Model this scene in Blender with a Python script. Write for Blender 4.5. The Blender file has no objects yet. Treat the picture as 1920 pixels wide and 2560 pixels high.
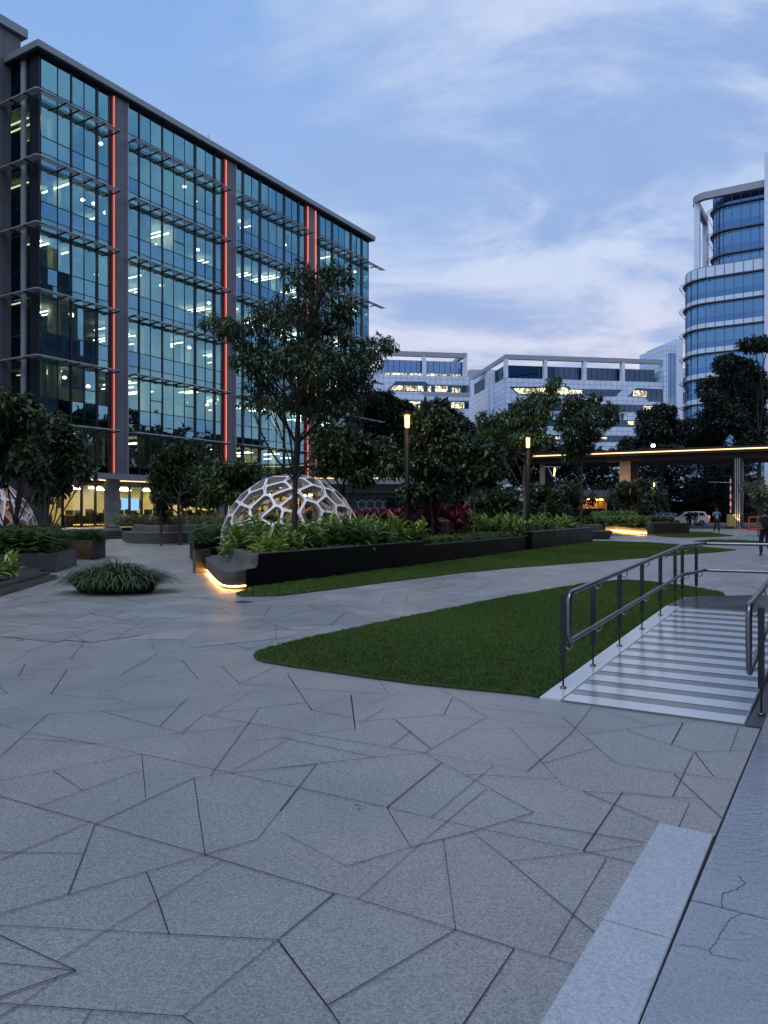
import bpy, bmesh, math, random
import numpy as np
from mathutils import Vector, Matrix
R = math.radians
random.seed(7); rng = np.random.default_rng(7)
scene = bpy.context.scene
COL = scene.collection

# ------------------------------------------------------------ camera
F = 1900.0; CH = 1.6            # focal length in photo pixels, eye height in metres
cam_d = bpy.data.cameras.new('camera'); cam = bpy.data.objects.new('camera', cam_d); COL.objects.link(cam)
cam.location = (0, 0, CH); cam.rotation_euler = (R(90), 0, 0)
cam_d.sensor_fit = 'VERTICAL'; cam_d.sensor_height = 36.0; cam_d.lens = 36.0 * F / 2560.0
cam_d.clip_start = 0.05; cam_d.clip_end = 3000
scene.camera = cam
scene.render.resolution_x = 768; scene.render.resolution_y = 1024

# ------------------------------------------------------------ view
scene.view_settings.view_transform = 'Standard'; scene.view_settings.look = 'None'
scene.view_settings.exposure = 0.20; scene.view_settings.gamma = 1.0
scene.cycles.use_denoising = True
scene.cycles.max_bounces = 7; scene.cycles.diffuse_bounces = 2; scene.cycles.glossy_bounces = 3
scene.cycles.transparent_max_bounces = 12; scene.cycles.transmission_bounces = 4
scene.cycles.sample_clamp_indirect = 4.0
scene.cycles.caustics_reflective = False; scene.cycles.caustics_refractive = False

# ------------------------------------------------------------ world: dusk sky with thin cloud
SUN_EL, SUN_AZ = R(62.0), R(205.0)     # brightest part of the veiled dusk sky, behind the photographer
world = bpy.data.worlds.new('World'); scene.world = world; world.use_nodes = True
nt = world.node_tree; nt.nodes.clear()
def N(nt, typ, ins=None, **kw):
    n = nt.nodes.new(typ)
    for k, v in kw.items(): setattr(n, k, v)
    if ins:
        for k, v in ins.items():
            if isinstance(v, bpy.types.NodeSocket): nt.links.new(v, n.inputs[k])
            else: n.inputs[k].default_value = v
    return n
def M(nt, op, a, b=None, c=None, clamp=False):
    n = nt.nodes.new('ShaderNodeMath'); n.operation = op; n.use_clamp = clamp
    for i, v in enumerate((a, b, c)):
        if v is None: continue
        if isinstance(v, bpy.types.NodeSocket): nt.links.new(v, n.inputs[i])
        else: n.inputs[i].default_value = v
    return n.outputs[0]
def MIX(nt, f, a, b, blend='MIX'):
    n = nt.nodes.new('ShaderNodeMix'); n.data_type = 'RGBA'; n.blend_type = blend
    for k, v in ((0, f), (6, a), (7, b)):
        if isinstance(v, bpy.types.NodeSocket): nt.links.new(v, n.inputs[k])
        else: n.inputs[k].default_value = v if k == 0 else (tuple(v) + (1,))[:4]
    return n.outputs[2]
def SM(nt, x, a, b):
    n = nt.nodes.new('ShaderNodeMapRange'); n.interpolation_type = 'SMOOTHSTEP'; nt.links.new(x, n.inputs[0])
    n.inputs[1].default_value = a; n.inputs[2].default_value = b
    return n.outputs[0]
def lin(r, g, b):
    f = lambda c: (c / 12.92 if c <= 0.04045 else ((c + 0.055) / 1.055) ** 2.4)
    return (f(r / 255), f(g / 255), f(b / 255))
tc = N(nt, 'ShaderNodeTexCoord')
sky = N(nt, 'ShaderNodeTexSky', sky_type='NISHITA', sun_disc=False, sun_elevation=SUN_EL, sun_rotation=SUN_AZ,
        air_density=1.0, dust_density=0.6, ozone_density=3.0)
sep = N(nt, 'ShaderNodeSeparateXYZ', {0: tc.outputs['Generated']})
dz = M(nt, 'MAXIMUM', sep.outputs[2], 0.0)
zz = M(nt, 'ADD', dz, 0.34)
cx = M(nt, 'DIVIDE', sep.outputs[0], zz); cy = M(nt, 'DIVIDE', sep.outputs[1], zz)
cv = N(nt, 'ShaderNodeCombineXYZ', {0: cx, 1: cy, 2: 0.0})
n1 = N(nt, 'ShaderNodeTexNoise', {'Vector': cv.outputs[0], 'Scale': 1.35, 'Detail': 7.0, 'Roughness': 0.56, 'Distortion': 0.7})
mp = N(nt, 'ShaderNodeMapping', {0: cv.outputs[0], 1: (3.1, 7.7, 0), 2: (0, 0, 0.5), 3: (0.8, 1.5, 1)})
n2 = N(nt, 'ShaderNodeTexNoise', {'Vector': mp.outputs[0], 'Scale': 2.1, 'Detail': 8.0, 'Roughness': 0.6, 'Distortion': 0.4})
right = M(nt, 'MULTIPLY_ADD', sep.outputs[0], 0.55, 0.50, clamp=True)
lowa = SM(nt, dz, 0.50, 0.02)
cover = SM(nt, M(nt, 'ADD', M(nt, 'ADD', n1.outputs[0], M(nt, 'MULTIPLY', sep.outputs[0], 0.36)), M(nt, 'MULTIPLY', lowa, 0.22)), 0.38, 0.68)
low = SM(nt, dz, 0.34, 0.04)                       # 1 near the horizon
clear = MIX(nt, SM(nt, dz, 0.05, 0.62), lin(182, 202, 231), lin(127, 166, 221))
nish = N(nt, 'ShaderNodeVectorMath', {0: sky.outputs[0], 3: 0.12}, operation='SCALE')
clear = MIX(nt, 0.06, clear, nish.outputs[0])
cl_hi = MIX(nt, SM(nt, n2.outputs[0], 0.40, 0.60), lin(140, 166, 212), lin(196, 208, 232))
cl_lo = MIX(nt, SM(nt, n2.outputs[0], 0.38, 0.57), lin(174, 182, 212), lin(228, 217, 224))
cloud = MIX(nt, low, cl_hi, cl_lo)
skyc = MIX(nt, M(nt, 'MULTIPLY', cover, 0.94), clear, cloud)
sc_ = N(nt, 'ShaderNodeVectorMath', {0: skyc, 3: 10.0}, operation='SCALE')
bg = N(nt, 'ShaderNodeBackground', {0: sc_.outputs[0], 1: 0.1})
out = N(nt, 'ShaderNodeOutputWorld', {0: bg.outputs[0]})

sun_d = bpy.data.lights.new('sun', 'SUN'); sun = bpy.data.objects.new('sun', sun_d); COL.objects.link(sun)
sun_d.energy = 1.25; sun_d.angle = R(40); sun_d.color = (1.0, 0.95, 0.93)
sd = Vector((math.sin(SUN_AZ) * math.cos(SUN_EL), math.cos(SUN_AZ) * math.cos(SUN_EL), math.sin(SUN_EL)))
sun.rotation_euler = sd.to_track_quat('Z', 'Y').to_euler()

# ------------------------------------------------------------ helpers
def G(px, py, z=0.0):
    Y = (CH - z) * F / (py - 1280.0)
    return Vector(((px - 960.0) / F * Y, Y, z))
def P(px, py, Y):
    return Vector(((px - 960.0) / F * Y, Y, CH + (1280.0 - py) / F * Y))
DS = 1920 / 1659.0
WM = {}                                            # world matrix of every parent
def tag(o, label=None, cat=None, group=None, kind=None):
    if label: o['label'] = label
    if cat: o['category'] = cat
    if group: o['group'] = group
    if kind: o['kind'] = kind
    return o
def empty(name, loc=(0, 0, 0), rz=0.0, parent=None):
    o = bpy.data.objects.new(name, None); COL.objects.link(o); o.empty_display_size = 0.2
    o.location = loc; o.rotation_euler = (0, 0, rz)
    WM[o] = Matrix.Translation(Vector(loc)) @ Matrix.Rotation(rz, 4, 'Z')
    if parent: o.parent = parent
    return o
def npmesh(name, V, Fc, smooth=False, rnd=None, mats=None):
    me = bpy.data.meshes.new(name)
    V = np.asarray(V, dtype=np.float32); Fc = np.asarray(Fc, dtype=np.int32)
    nf, k = Fc.shape
    me.vertices.add(len(V)); me.vertices.foreach_set('co', V.ravel())
    me.loops.add(nf * k); me.loops.foreach_set('vertex_index', Fc.ravel())
    me.polygons.add(nf); me.polygons.foreach_set('loop_start', np.arange(0, nf * k, k, dtype=np.int32))
    if smooth: me.polygons.foreach_set('use_smooth', np.ones(nf, dtype=bool))
    if rnd is not None:
        a = me.attributes.new('rnd', 'FLOAT', 'FACE'); a.data.foreach_set('value', np.asarray(rnd, dtype=np.float32))
    me.update(calc_edges=True); me.validate()
    return me
def link(name, me, mat, parent=None, space='W', origin=None):
    if mat is not None: me.materials.append(mat)
    o = bpy.data.objects.new(name, me); COL.objects.link(o)
    if parent is not None:
        o.parent = parent
        if space == 'W': me.transform(WM[parent].inverted())
        WM[o] = WM[parent].copy()
    else:
        if origin is None and len(me.vertices):
            c = np.empty(len(me.vertices) * 3, dtype=np.float32); me.vertices.foreach_get('co', c); c = c.reshape(-1, 3)
            lo, hi = c.min(0), c.max(0); origin = ((lo[0] + hi[0]) / 2, (lo[1] + hi[1]) / 2, lo[2])
        origin = Vector([float(a) for a in origin])
        me.transform(Matrix.Translation(-origin)); o.location = origin; WM[o] = Matrix.Translation(origin)
    return o
class MB:
    def __init__(s): s.v = []; s.f = []; s.sm = []
    def add(s, vs, fs, sm=False):
        b = len(s.v); s.v += [tuple(v) for v in vs]; s.f += [tuple(i + b for i in f) for f in fs]; s.sm += [sm] * len(fs)
        return s
    def quad(s, a, b, c, d): return s.add([a, b, c, d], [(0, 1, 2, 3)])
    def box(s, x0, y0, z0, x1, y1, z1):
        vs = [(x, y, z) for z in (z0, z1) for x, y in ((x0, y0), (x1, y0), (x1, y1), (x0, y1))]
        return s.add(vs, [(3, 2, 1, 0), (4, 5, 6, 7), (0, 1, 5, 4), (1, 2, 6, 5), (2, 3, 7, 6), (3, 0, 4, 7)])
    def obox(s, c, ax, ay, hx, hy, z0, z1):
        ax = Vector((ax[0], ax[1], 0)).normalized(); ay = Vector((-ax.y, ax.x, 0)) if ay is None else Vector((ay[0], ay[1], 0)).normalized()
        c = Vector((c[0], c[1], 0))
        p = [c + ax * a * hx + ay * b * hy for a, b in ((-1, -1), (1, -1), (1, 1), (-1, 1))]
        return s.prism([(q.x, q.y) for q in p], z0, z1)
    def prism(s, poly, z0, z1, top=True, bot=True):
        n = len(poly); ar = sum(poly[i][0] * poly[(i + 1) % n][1] - poly[(i + 1) % n][0] * poly[i][1] for i in range(n))
        if ar < 0: poly = poly[::-1]
        vs = [(p[0], p[1], z0) for p in poly] + [(p[0], p[1], z1) for p in poly]
        fs = [(i, (i + 1) % n, n + (i + 1) % n, n + i) for i in range(n)]
        if top: fs.append(tuple(range(n, 2 * n)))
        if bot: fs.append(tuple(range(n - 1, -1, -1)))
        return s.add(vs, fs)
    def sheet(s, poly, z): return s.add([(p[0], p[1], z) for p in poly], [tuple(range(len(poly)))])
    def tube(s, pts, r, n=8, cap=True):
        pts = [Vector(p) for p in pts]; k = len(pts)
        rr = list(r) if hasattr(r, '__len__') else [r] * k
        vs = []; up = None
        for i, p in enumerate(pts):
            t = (pts[min(i + 1, k - 1)] - pts[max(i - 1, 0)]).normalized()
            if up is None: up = Vector((0, 0, 1)) if abs(t.z) < 0.9 else Vector((1, 0, 0))
            a = t.cross(up)
            if a.length < 1e-4: a = t.orthogonal()
            a.normalize(); b = t.cross(a).normalized(); up = a.cross(t)
            for j in range(n):
                th = 2 * math.pi * j / n
                vs.append(p + (a * math.cos(th) + b * math.sin(th)) * rr[i])
        fs = [(i * n + j, (i + 1) * n + j, (i + 1) * n + (j + 1) % n, i * n + (j + 1) % n) for i in range(k - 1) for j in range(n)]
        s.add(vs, fs, True)
        if cap:
            s.add(vs[:n], [tuple(range(n))]); s.add(vs[-n:], [tuple(range(n - 1, -1, -1))])
        return s
    def lathe(s, c, prof, n=16):
        vs = [(c[0] + r * math.cos(2 * math.pi * j / n), c[1] + r * math.sin(2 * math.pi * j / n), c[2] + z) for r, z in prof for j in range(n)]
        k = len(prof)
        s.add(vs, [(i * n + j, i * n + (j + 1) % n, (i + 1) * n + (j + 1) % n, (i + 1) * n + j) for i in range(k - 1) for j in range(n)], True)
        return s
    def mesh(s, name):
        me = bpy.data.meshes.new(name); me.from_pydata(s.v, [], s.f)
        me.polygons.foreach_set('use_smooth', np.array(s.sm, dtype=bool)); me.update()
        return me
    def build(s, name, mat, parent=None, space='W', bevel=0.0, origin=None):
        me = s.mesh(name)
        if bevel:
            bm = bmesh.new(); bm.from_mesh(me); bmesh.ops.remove_doubles(bm, verts=bm.verts, dist=1e-5)
            es = [e for e in bm.edges if len(e.link_faces) == 2 and e.calc_face_angle(0) > 0.5]
            bmesh.ops.bevel(bm, geom=es, offset=bevel, segments=2, affect='EDGES', clamp_overlap=True)
            bm.to_mesh(me); bm.free()
        return link(name, me, mat, parent, space, origin)
def copy_tree(o, parent=None):
    c = o.copy(); COL.objects.link(c); c.parent = parent
    for ch in list(o.children): copy_tree(ch, c)
    return c

# ------------------------------------------------------------ materials
def newmat(name):
    m = bpy.data.materials.new(name); m.use_nodes = True; m.node_tree.nodes.clear(); return m, m.node_tree
def pm(name, col, rough=0.6, metal=0.0, spec=0.5, nz=None, bump=None, emit=None, estr=0.0, coat=0.0, rv=0.0):
    """nz=(scale, amount) colour mottling, bump=(scale, distance, strength)"""
    m, t = newmat(name)
    b = N(t, 'ShaderNodeBsdfPrincipled', {'Roughness': rough, 'Metallic': metal, 'Specular IOR Level': spec, 'Coat Weight': coat})
    tcn = N(t, 'ShaderNodeTexCoord')
    if nz:
        n = N(t, 'ShaderNodeTexNoise', {'Vector': tcn.outputs['Object'], 'Scale': nz[0], 'Detail': 6.0, 'Roughness': 0.65})
        c = MIX(t, SM(t, n.outputs[0], 0.3, 0.7), [x * (1 - nz[1]) for x in col], [min(1, x * (1 + nz[1])) for x in col])
        t.links.new(c, b.inputs['Base Color'])
        if rv:
            t.links.new(M(t, 'MULTIPLY_ADD', n.outputs[0], rv, rough - rv / 2), b.inputs['Roughness'])
    else: b.inputs['Base Color'].default_value = tuple(col) + (1,)
    if bump:
        n = N(t, 'ShaderNodeTexNoise', {'Vector': tcn.outputs['Object'], 'Scale': bump[0], 'Detail': 4.0})
        bp = N(t, 'ShaderNodeBump', {'Height': n.outputs[0], 'Distance': bump[1], 'Strength': bump[2]})
        t.links.new(bp.outputs[0], b.inputs['Normal'])
    if emit: b.inputs['Emission Color'].default_value = tuple(emit) + (1,); b.inputs['Emission Strength'].default_value = estr
    N(t, 'ShaderNodeOutputMaterial', {0: b.outputs[0]})
    return m
def em(name, col, s):
    m, t = newmat(name); e = N(t, 'ShaderNodeEmission', {0: tuple(col) + (1,), 1: s}); N(t, 'ShaderNodeOutputMaterial', {0: e.outputs[0]}); return m
def granite(name, col, speck=0.35, rough=0.5, blotch=0.12, bump=0.4, rv=0.15, tint=(1, 1, 1), scale=1.0, spec=.5, bscale=1.0, slab=False, coat=0.0):
    m, t = newmat(name); tcn = N(t, 'ShaderNodeTexCoord'); v = tcn.outputs['Object']
    f = N(t, 'ShaderNodeTexNoise', {'Vector': v, 'Scale': 190.0 * scale, 'Detail': 3.0, 'Roughness': 0.7})
    f2 = N(t, 'ShaderNodeTexNoise', {'Vector': v, 'Scale': 75.0 * scale, 'Detail': 5.0, 'Roughness': 0.75})
    g = N(t, 'ShaderNodeTexNoise', {'Vector': v, 'Scale': 1.3, 'Detail': 5.0, 'Roughness': 0.6})
    h = N(t, 'ShaderNodeTexNoise', {'Vector': v, 'Scale': 0.25, 'Detail': 3.0, 'Roughness': 0.5})
    s = M(t, 'ADD', M(t, 'MULTIPLY', f.outputs[0], 0.5), M(t, 'MULTIPLY', f2.outputs[0], 0.5))
    a = M(t, 'MULTIPLY_ADD', M(t, 'SUBTRACT', s, 0.5), speck * 5, 1.0)
    bb = M(t, 'MULTIPLY_ADD', M(t, 'SUBTRACT', M(t, 'ADD', M(t, 'MULTIPLY', g.outputs[0], .5), M(t, 'MULTIPLY', h.outputs[0], .5)), 0.5), blotch * 4, 1.0)
    k = M(t, 'MAXIMUM', M(t, 'MULTIPLY', a, bb), 0.15)
    warm = MIX(t, SM(t, h.outputs[0], 0.42, 0.62), col, [c * q for c, q in zip(col, tint)])
    c = N(t, 'ShaderNodeVectorMath', {0: warm, 3: k}, operation='SCALE')
    r = M(t, 'MULTIPLY_ADD', M(t, 'SUBTRACT', g.outputs[0], 0.5), rv * 2, rough, clamp=True)
    if slab:
        at = N(t, 'ShaderNodeAttribute', attribute_name='rnd'); c = N(t, 'ShaderNodeVectorMath', {0: c.outputs[0], 3: M(t, 'MULTIPLY_ADD', at.outputs['Fac'], .26, .87)}, operation='SCALE')
    bp = N(t, 'ShaderNodeBump', {'Height': f2.outputs[0], 'Distance': 0.004 * bscale, 'Strength': bump})
    b = N(t, 'ShaderNodeBsdfPrincipled', {'Base Color': c.outputs[0], 'Roughness': r, 'Normal': bp.outputs[0], 'Specular IOR Level': spec})
    if coat:
        mpv = N(t, 'ShaderNodeMapping', {0: v, 2: (0, 0, 1.0), 3: (9, 22, 9)}); wv = N(t, 'ShaderNodeTexNoise', {'Vector': mpv.outputs[0], 'Scale': 1.6, 'Detail': 3.0})
        b.inputs['Coat Weight'].default_value = coat; b.inputs['Coat Roughness'].default_value = .09
        cb = N(t, 'ShaderNodeBump', {'Height': wv.outputs[0], 'Distance': 0.009, 'Strength': .5}); t.links.new(cb.outputs[0], b.inputs['Coat Normal'])
    N(t, 'ShaderNodeOutputMaterial', {0: b.outputs[0]})
    return m
def leafmat(name, c1, c2, rough=0.42, trans=0.25, spec=0.45):
    m, t = newmat(name)
    at = N(t, 'ShaderNodeAttribute', attribute_name='rnd')
    c = MIX(t, at.outputs['Fac'], c1, c2)
    b = N(t, 'ShaderNodeBsdfPrincipled', {'Base Color': c, 'Roughness': rough, 'Specular IOR Level': spec})
    tr = N(t, 'ShaderNodeBsdfTranslucent', {0: c})
    mx = N(t, 'ShaderNodeMixShader', {0: trans, 1: b.outputs[0], 2: tr.outputs[0]})
    N(t, 'ShaderNodeOutputMaterial', {0: mx.outputs[0]})
    return m
def gridmat(name, col, w, h, lw=0.03, line=(0.03, 0.04, 0.05), rough=0.35, metal=0.0, spec=0.5, ox=0.0, oz=0.0, var=0.08, axis=0):
    m, t = newmat(name); tcn = N(t, 'ShaderNodeTexCoord'); s = N(t, 'ShaderNodeSeparateXYZ', {0: tcn.outputs['Object']})
    hx = s.outputs[0] if axis == 0 else (M(t, 'ADD', s.outputs[0], s.outputs[1]) if axis == 2 else s.outputs[1])
    x = M(t, 'DIVIDE', M(t, 'ADD', hx, ox + 1000 * w), w); z = M(t, 'DIVIDE', M(t, 'ADD', s.outputs[2], oz + 100 * h), h)
    fx = M(t, 'FRACT', x); fz = M(t, 'FRACT', z)
    ln = M(t, 'MAXIMUM', M(t, 'LESS_THAN', fx, lw / w), M(t, 'LESS_THAN', fz, lw / h))
    cell = N(t, 'ShaderNodeCombineXYZ', {0: M(t, 'FLOOR', x), 1: M(t, 'FLOOR', z), 2: 0.0})
    wn = N(t, 'ShaderNodeTexWhiteNoise', {0: cell.outputs[0]})
    k = M(t, 'MULTIPLY_ADD', wn.outputs[0], 2 * var, 1 - var)
    cc = N(t, 'ShaderNodeVectorMath', {0: tuple(col), 3: k}, operation='SCALE')
    c = MIX(t, ln, cc.outputs[0], line)
    b = N(t, 'ShaderNodeBsdfPrincipled', {'Base Color': c, 'Roughness': rough, 'Metallic': metal, 'Specular IOR Level': spec})
    N(t, 'ShaderNodeOutputMaterial', {0: b.outputs[0]})
    return m
def glassmat(name, refl, trans, fac=0.5, rough=0.0):
    m, t = newmat(name)
    gl = N(t, 'ShaderNodeBsdfGlossy', {0: tuple(refl) + (1,), 'Roughness': rough})
    tr = N(t, 'ShaderNodeBsdfTransparent', {0: tuple(trans) + (1,)})
    mx = N(t, 'ShaderNodeMixShader', {0: fac, 1: tr.outputs[0], 2: gl.outputs[0]})
    N(t, 'ShaderNodeOutputMaterial', {0: mx.outputs[0]})
    return m
MT = {}
MT['asphalt'] = pm('asphalt', (.05, .052, .055), .75, nz=(3, .25), bump=(80, .005, .4))
MT['paving'] = granite('grey granite paving', (.252, .268, .274), speck=1.05, rough=.38, blotch=.22, tint=(1.08, 1.0, .96), bump=.8)
MT['slab'] = granite('grey granite slab', (.252, .268, .274), speck=1.05, rough=.38, blotch=.22, tint=(1.08, 1.0, .96), bump=.8, slab=True)
MT['joint'] = pm('dark joint', (.014, .015, .017), .9)
MT['border'] = granite('pale granite border', (.37, .42, .47), speck=.7, rough=.34, blotch=.12)
MT['wet'] = granite('wet granite platform', (.235, .27, .315), speck=.7, rough=.13, blotch=.3, bump=1.0, rv=.25, bscale=.9, scale=.9, coat=1.0)
MT['ramp'] = granite('ramp granite', (.16, .175, .18), speck=.2, rough=.2, blotch=.1, bump=.15, rv=.12)
MT['ramp_light'] = granite('pale polished ramp strip', (.50, .53, .56), speck=.12, rough=.14, blotch=.12, bump=.12, rv=.14)
MT['landing'] = granite('brown grey landing stone', (.045, .040, .042), speck=.25, rough=.25, blotch=.15, bump=.3)
MT['black'] = granite('black polished granite', (.005, .006, .009), speck=.4, rough=.42, blotch=.2, bump=.1, spec=.12)
MT['grey_stone'] = granite('bush hammered grey granite', (.075, .073, .068), speck=.5, rough=.6, blotch=.1, scale=.5)
MT['dark_stone'] = granite('dark grey granite', (.034, .037, .044), speck=.4, rough=.4, blotch=.15)
MT['soil'] = pm('soil', (.03, .022, .016), .95, nz=(20, .5), bump=(30, .03, .8))
MT['steel'] = pm('brushed steel', (.19, .195, .21), .28, 1.0, nz=(6, .15))
MT['steel_dark'] = pm('dull steel flat', (.055, .055, .06), .38, 1.0, nz=(5, .2))
MT['black_metal'] = pm('black painted metal', (.006, .007, .009), .5, spec=.15)
MT['bark'] = pm('bark', (.045, .036, .03), .85, nz=(18, .4), bump=(25, .02, .7))
MT['bark_pale'] = pm('pale bark', (.16, .12, .09), .8, nz=(18, .35), bump=(25, .02, .5))
MT['white_paint'] = pm('white dome paint', (.80, .81, .82), .4)
MT['peach_paint'] = pm('peach painted inside', (.70, .40, .24), .55)
MT['led'] = em('warm led', (1.0, .43, .09), 48.0)
MT['led_soft'] = em('soft warm led', (1.0, .50, .13), 26.0)
MT['led_pale'] = em('pale warm led', (1.0, .70, .34), 2.2)
MT['red_led'] = em('red led', (1.0, .22, .14), 1.25)
# ------------------------------------------------------------ directions of the plaza
U = Vector((0.524, 0.852, 0)).normalized(); V = Vector((U.y, -U.x, 0))     # U runs away along the plaza, V to the right
def xy(p): return (p[0], p[1])
def D2(pts): return [(a * DS, b * DS) for a, b in pts]
# ------------------------------------------------------------ ground, road, paving
g = MB().sheet([(-900, -300), (900, -300), (900, 1500), (-900, 1500)], -0.024).build('ground', MT['asphalt'], origin=(0, 0, 0)); tag(g, kind='structure')
pav = MB().sheet([(-40, -12), (30, -12), (60, 34), (66, 72), (-40, 72)], -0.010).build('paving', MT['paving'], origin=(0, 0, 0)); tag(pav, kind='structure')
SA = ((0, 1018, 885, 1270), (885, 1270, 1443, 1437), (1443, 1437, 1700, 1510), (885, 1270, 1112, 1203), (1112, 1203, 1285, 982), (1285, 982, 1370, 880),
(838, 938, 885, 1270), (838, 938, 411, 1137), (838, 938, 1000, 918), (1000, 918, 1370, 880), (1370, 880, 1659, 850), (612, 836, 1000, 918), (1000, 918, 1285, 980),
(1285, 980, 1475, 1023), (1475, 1023, 1659, 1062), (612, 836, 630, 1030), (-60, 962, 612, 836), (230, 908, 358, 993), (160, 1062, 615, 904), (411, 1137, 295, 1440),
(-60, 1257, 360, 1264), (-60, 1318, 400, 1125), (-60, 1543, 885, 1270), (633, 1345, 680, 1462), (680, 1462, 730, 1612), (245, 1727, 955, 1297), (-60, 1570, 730, 1612),
(730, 1612, 1200, 1636), (1200, 1636, 1443, 1437), (790, 1966, 1200, 1636), (1200, 1636, 1412, 1920), (1412, 1920, 1480, 2020), (1412, 1920, 1659, 1775),
(-60, 1731, 328, 1769), (328, 1769, -60, 1905), (-60, 1590, 328, 1769), (-60, 1906, 790, 1966), (90, 1915, -60, 2000), (340, 2030, 395, 1938), (100, 1910, 245, 1800),
(790, 1966, 880, 2030), (92, 767, 415, 792), (415, 792, 790, 745), (790, 745, 1065, 715), (-60, 690, 110, 740), (110, 740, 415, 792), (415, 792, 612, 836),
(-60, 900, 205, 663), (205, 663, 500, 648), (500, 648, 790, 628), (435, 650, 690, 718), (690, 718, 790, 747), (690, 715, 805, 598), (805, 598, 1090, 568),
(1090, 568, 1280, 552), (912, 668, 1090, 568), (940, 655, 1325, 615), (910, 928, 1065, 715), (1065, 715, 1120, 637), (1015, 792, 1330, 748), (1330, 748, 1535, 728),
(1325, 615, 1240, 490), (1325, 615, 1348, 645), (1348, 645, 1535, 680), (1348, 645, 1470, 598), (1518, 582, 1535, 728), (1535, 695, 1700, 682),
(1000, 910, 1260, 765), (1230, 765, 1625, 850), (880, 665, 1065, 700), (1065, 700, 1330, 745), (1330, 745, 1659, 798), (790, 740, 880, 665),
(220, 578, 355, 588), (355, 588, 500, 600), (425, 570, 620, 637), (425, 570, 550, 537), (550, 537, 685, 522), (685, 522, 910, 505), (690, 525, 940, 580),
(220, 578, 290, 470), (-60, 655, 330, 588), (-60, 508, 250, 520), (-20, 530, 35, 575), (35, 575, -60, 575), (305, 425, 365, 350), (305, 425, 405, 462),
(365, 350, 310, 315), (110, 472, 405, 462), (80, 500, 110, 445), (30, 450, 120, 402), (365, 350, 665, 385), (665, 385, 920, 415), (520, 495, 700, 392),
(785, 430, 855, 510), (845, 487, 960, 458), (960, 458, 1040, 435), (960, 458, 1035, 532), (1035, 530, 1190, 460), (290, 492, 690, 500), (550, 530, 700, 490),
(700, 490, 830, 472), (1240, 490, 1700, 528), (1280, 552, 1659, 575), (1035, 530, 1280, 552), (650, 325, 665, 385), (790, 352, 890, 282), (505, 333, 640, 250),
(385, 222, 465, 275), (975, 280, 1060, 235), (870, 252, 878, 215), (560, 235, 572, 210), (1195, 285, 1190, 340), (950, 347, 1080, 385), (1060, 390, 1190, 345),
(1435, 277, 1440, 320), (1190, 340, 1435, 277), (1560, 700, 1659, 640), (1475, 1023, 1600, 940), (0, 330, 365, 350), (-60, 240, 420, 190), (240, 318, 560, 235),
(120, 405, 305, 385), (700, 392, 1080, 385), (640, 250, 870, 252), (890, 282, 1195, 285), (1080, 300, 1300, 215), (1240, 245, 1430, 190), (860, 355, 950, 347))
SB = ((0, 1145, 185, 995), (185, 995, 265, 1013), (265, 1013, 597, 1118), (597, 1118, 797, 1180), (797, 1180, 1000, 1237), (160, 1375, 597, 1118),
(0, 1165, 160, 1375), (160, 1375, 215, 1455), (612, 1455, 797, 1180), (555, 808, 597, 1118), (650, 785, 780, 886), (780, 886, 1070, 1127), (0, 785, 228, 902),
(228, 902, 445, 838), (445, 838, 650, 785), (650, 785, 862, 720), (862, 720, 550, 550), (550, 550, 492, 517), (550, 550, 363, 702), (363, 702, 445, 838),
(60, 635, 363, 702), (363, 702, 560, 748), (560, 748, 1030, 850), (1030, 850, 1210, 893), (0, 715, 125, 555), (0, 568, 325, 532), (325, 532, 492, 517),
(0, 465, 325, 532), (95, 455, 255, 435), (95, 455, 492, 517), (492, 517, 840, 580), (492, 517, 703, 395), (703, 395, 552, 305), (388, 402, 512, 503),
(375, 495, 450, 440), (557, 388, 587, 328), (255, 412, 557, 388), (240, 322, 255, 435), (108, 373, 253, 400), (25, 250, 108, 373), (305, 347, 420, 310),
(335, 268, 370, 320), (605, 440, 985, 428), (785, 435, 960, 625), (960, 625, 1030, 648), (1030, 648, 1300, 760), (625, 590, 940, 605), (515, 735, 725, 560),
(890, 553, 1080, 500), (1080, 500, 1145, 555), (1145, 555, 1340, 585), (1340, 585, 1557, 613), (960, 395, 1080, 500), (840, 580, 985, 455), (985, 455, 1060, 362),
(1030, 648, 1420, 672), (1338, 588, 1503, 740), (1155, 645, 1530, 705), (1055, 362, 1270, 425), (1040, 453, 1415, 408), (1175, 440, 1410, 515),
(1410, 515, 1597, 508), (1410, 515, 1475, 598), (1530, 510, 1560, 430), (1330, 490, 1370, 415), (1335, 665, 1405, 520), (785, 745, 1235, 820),
(780, 886, 1235, 833), (1030, 850, 1165, 650), (1355, 770, 1393, 685), (915, 1205, 1110, 875), (265, 1013, 530, 780), (530, 780, 700, 640), (505, 335, 700, 352),
(700, 352, 960, 395), (650, 360, 880, 385), (540, 390, 1110, 440))
segs = []
for s, ox, oy, k in ((SA, 0, 1400, .5787), (SB, 700, 1500, .7354)):
    for i, (a, b, c, d) in enumerate(s):
        if s is SA and min(a, c) > 1215 and min(b, d) > 640: continue     # that corner is traced in the second list
        p, q = G(ox + a * k, oy + b * k), G(ox + c * k, oy + d * k)
        w = rng.choice([.0030, .0040, .0048, .0056], p=[.25, .3, .3, .15])
        segs.append((p, q, w))
rr = random.Random(3)
def area(p): return abs(sum(p[i].x * p[(i + 1) % len(p)].y - p[(i + 1) % len(p)].x * p[i].y for i in range(len(p)))) / 2
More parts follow.
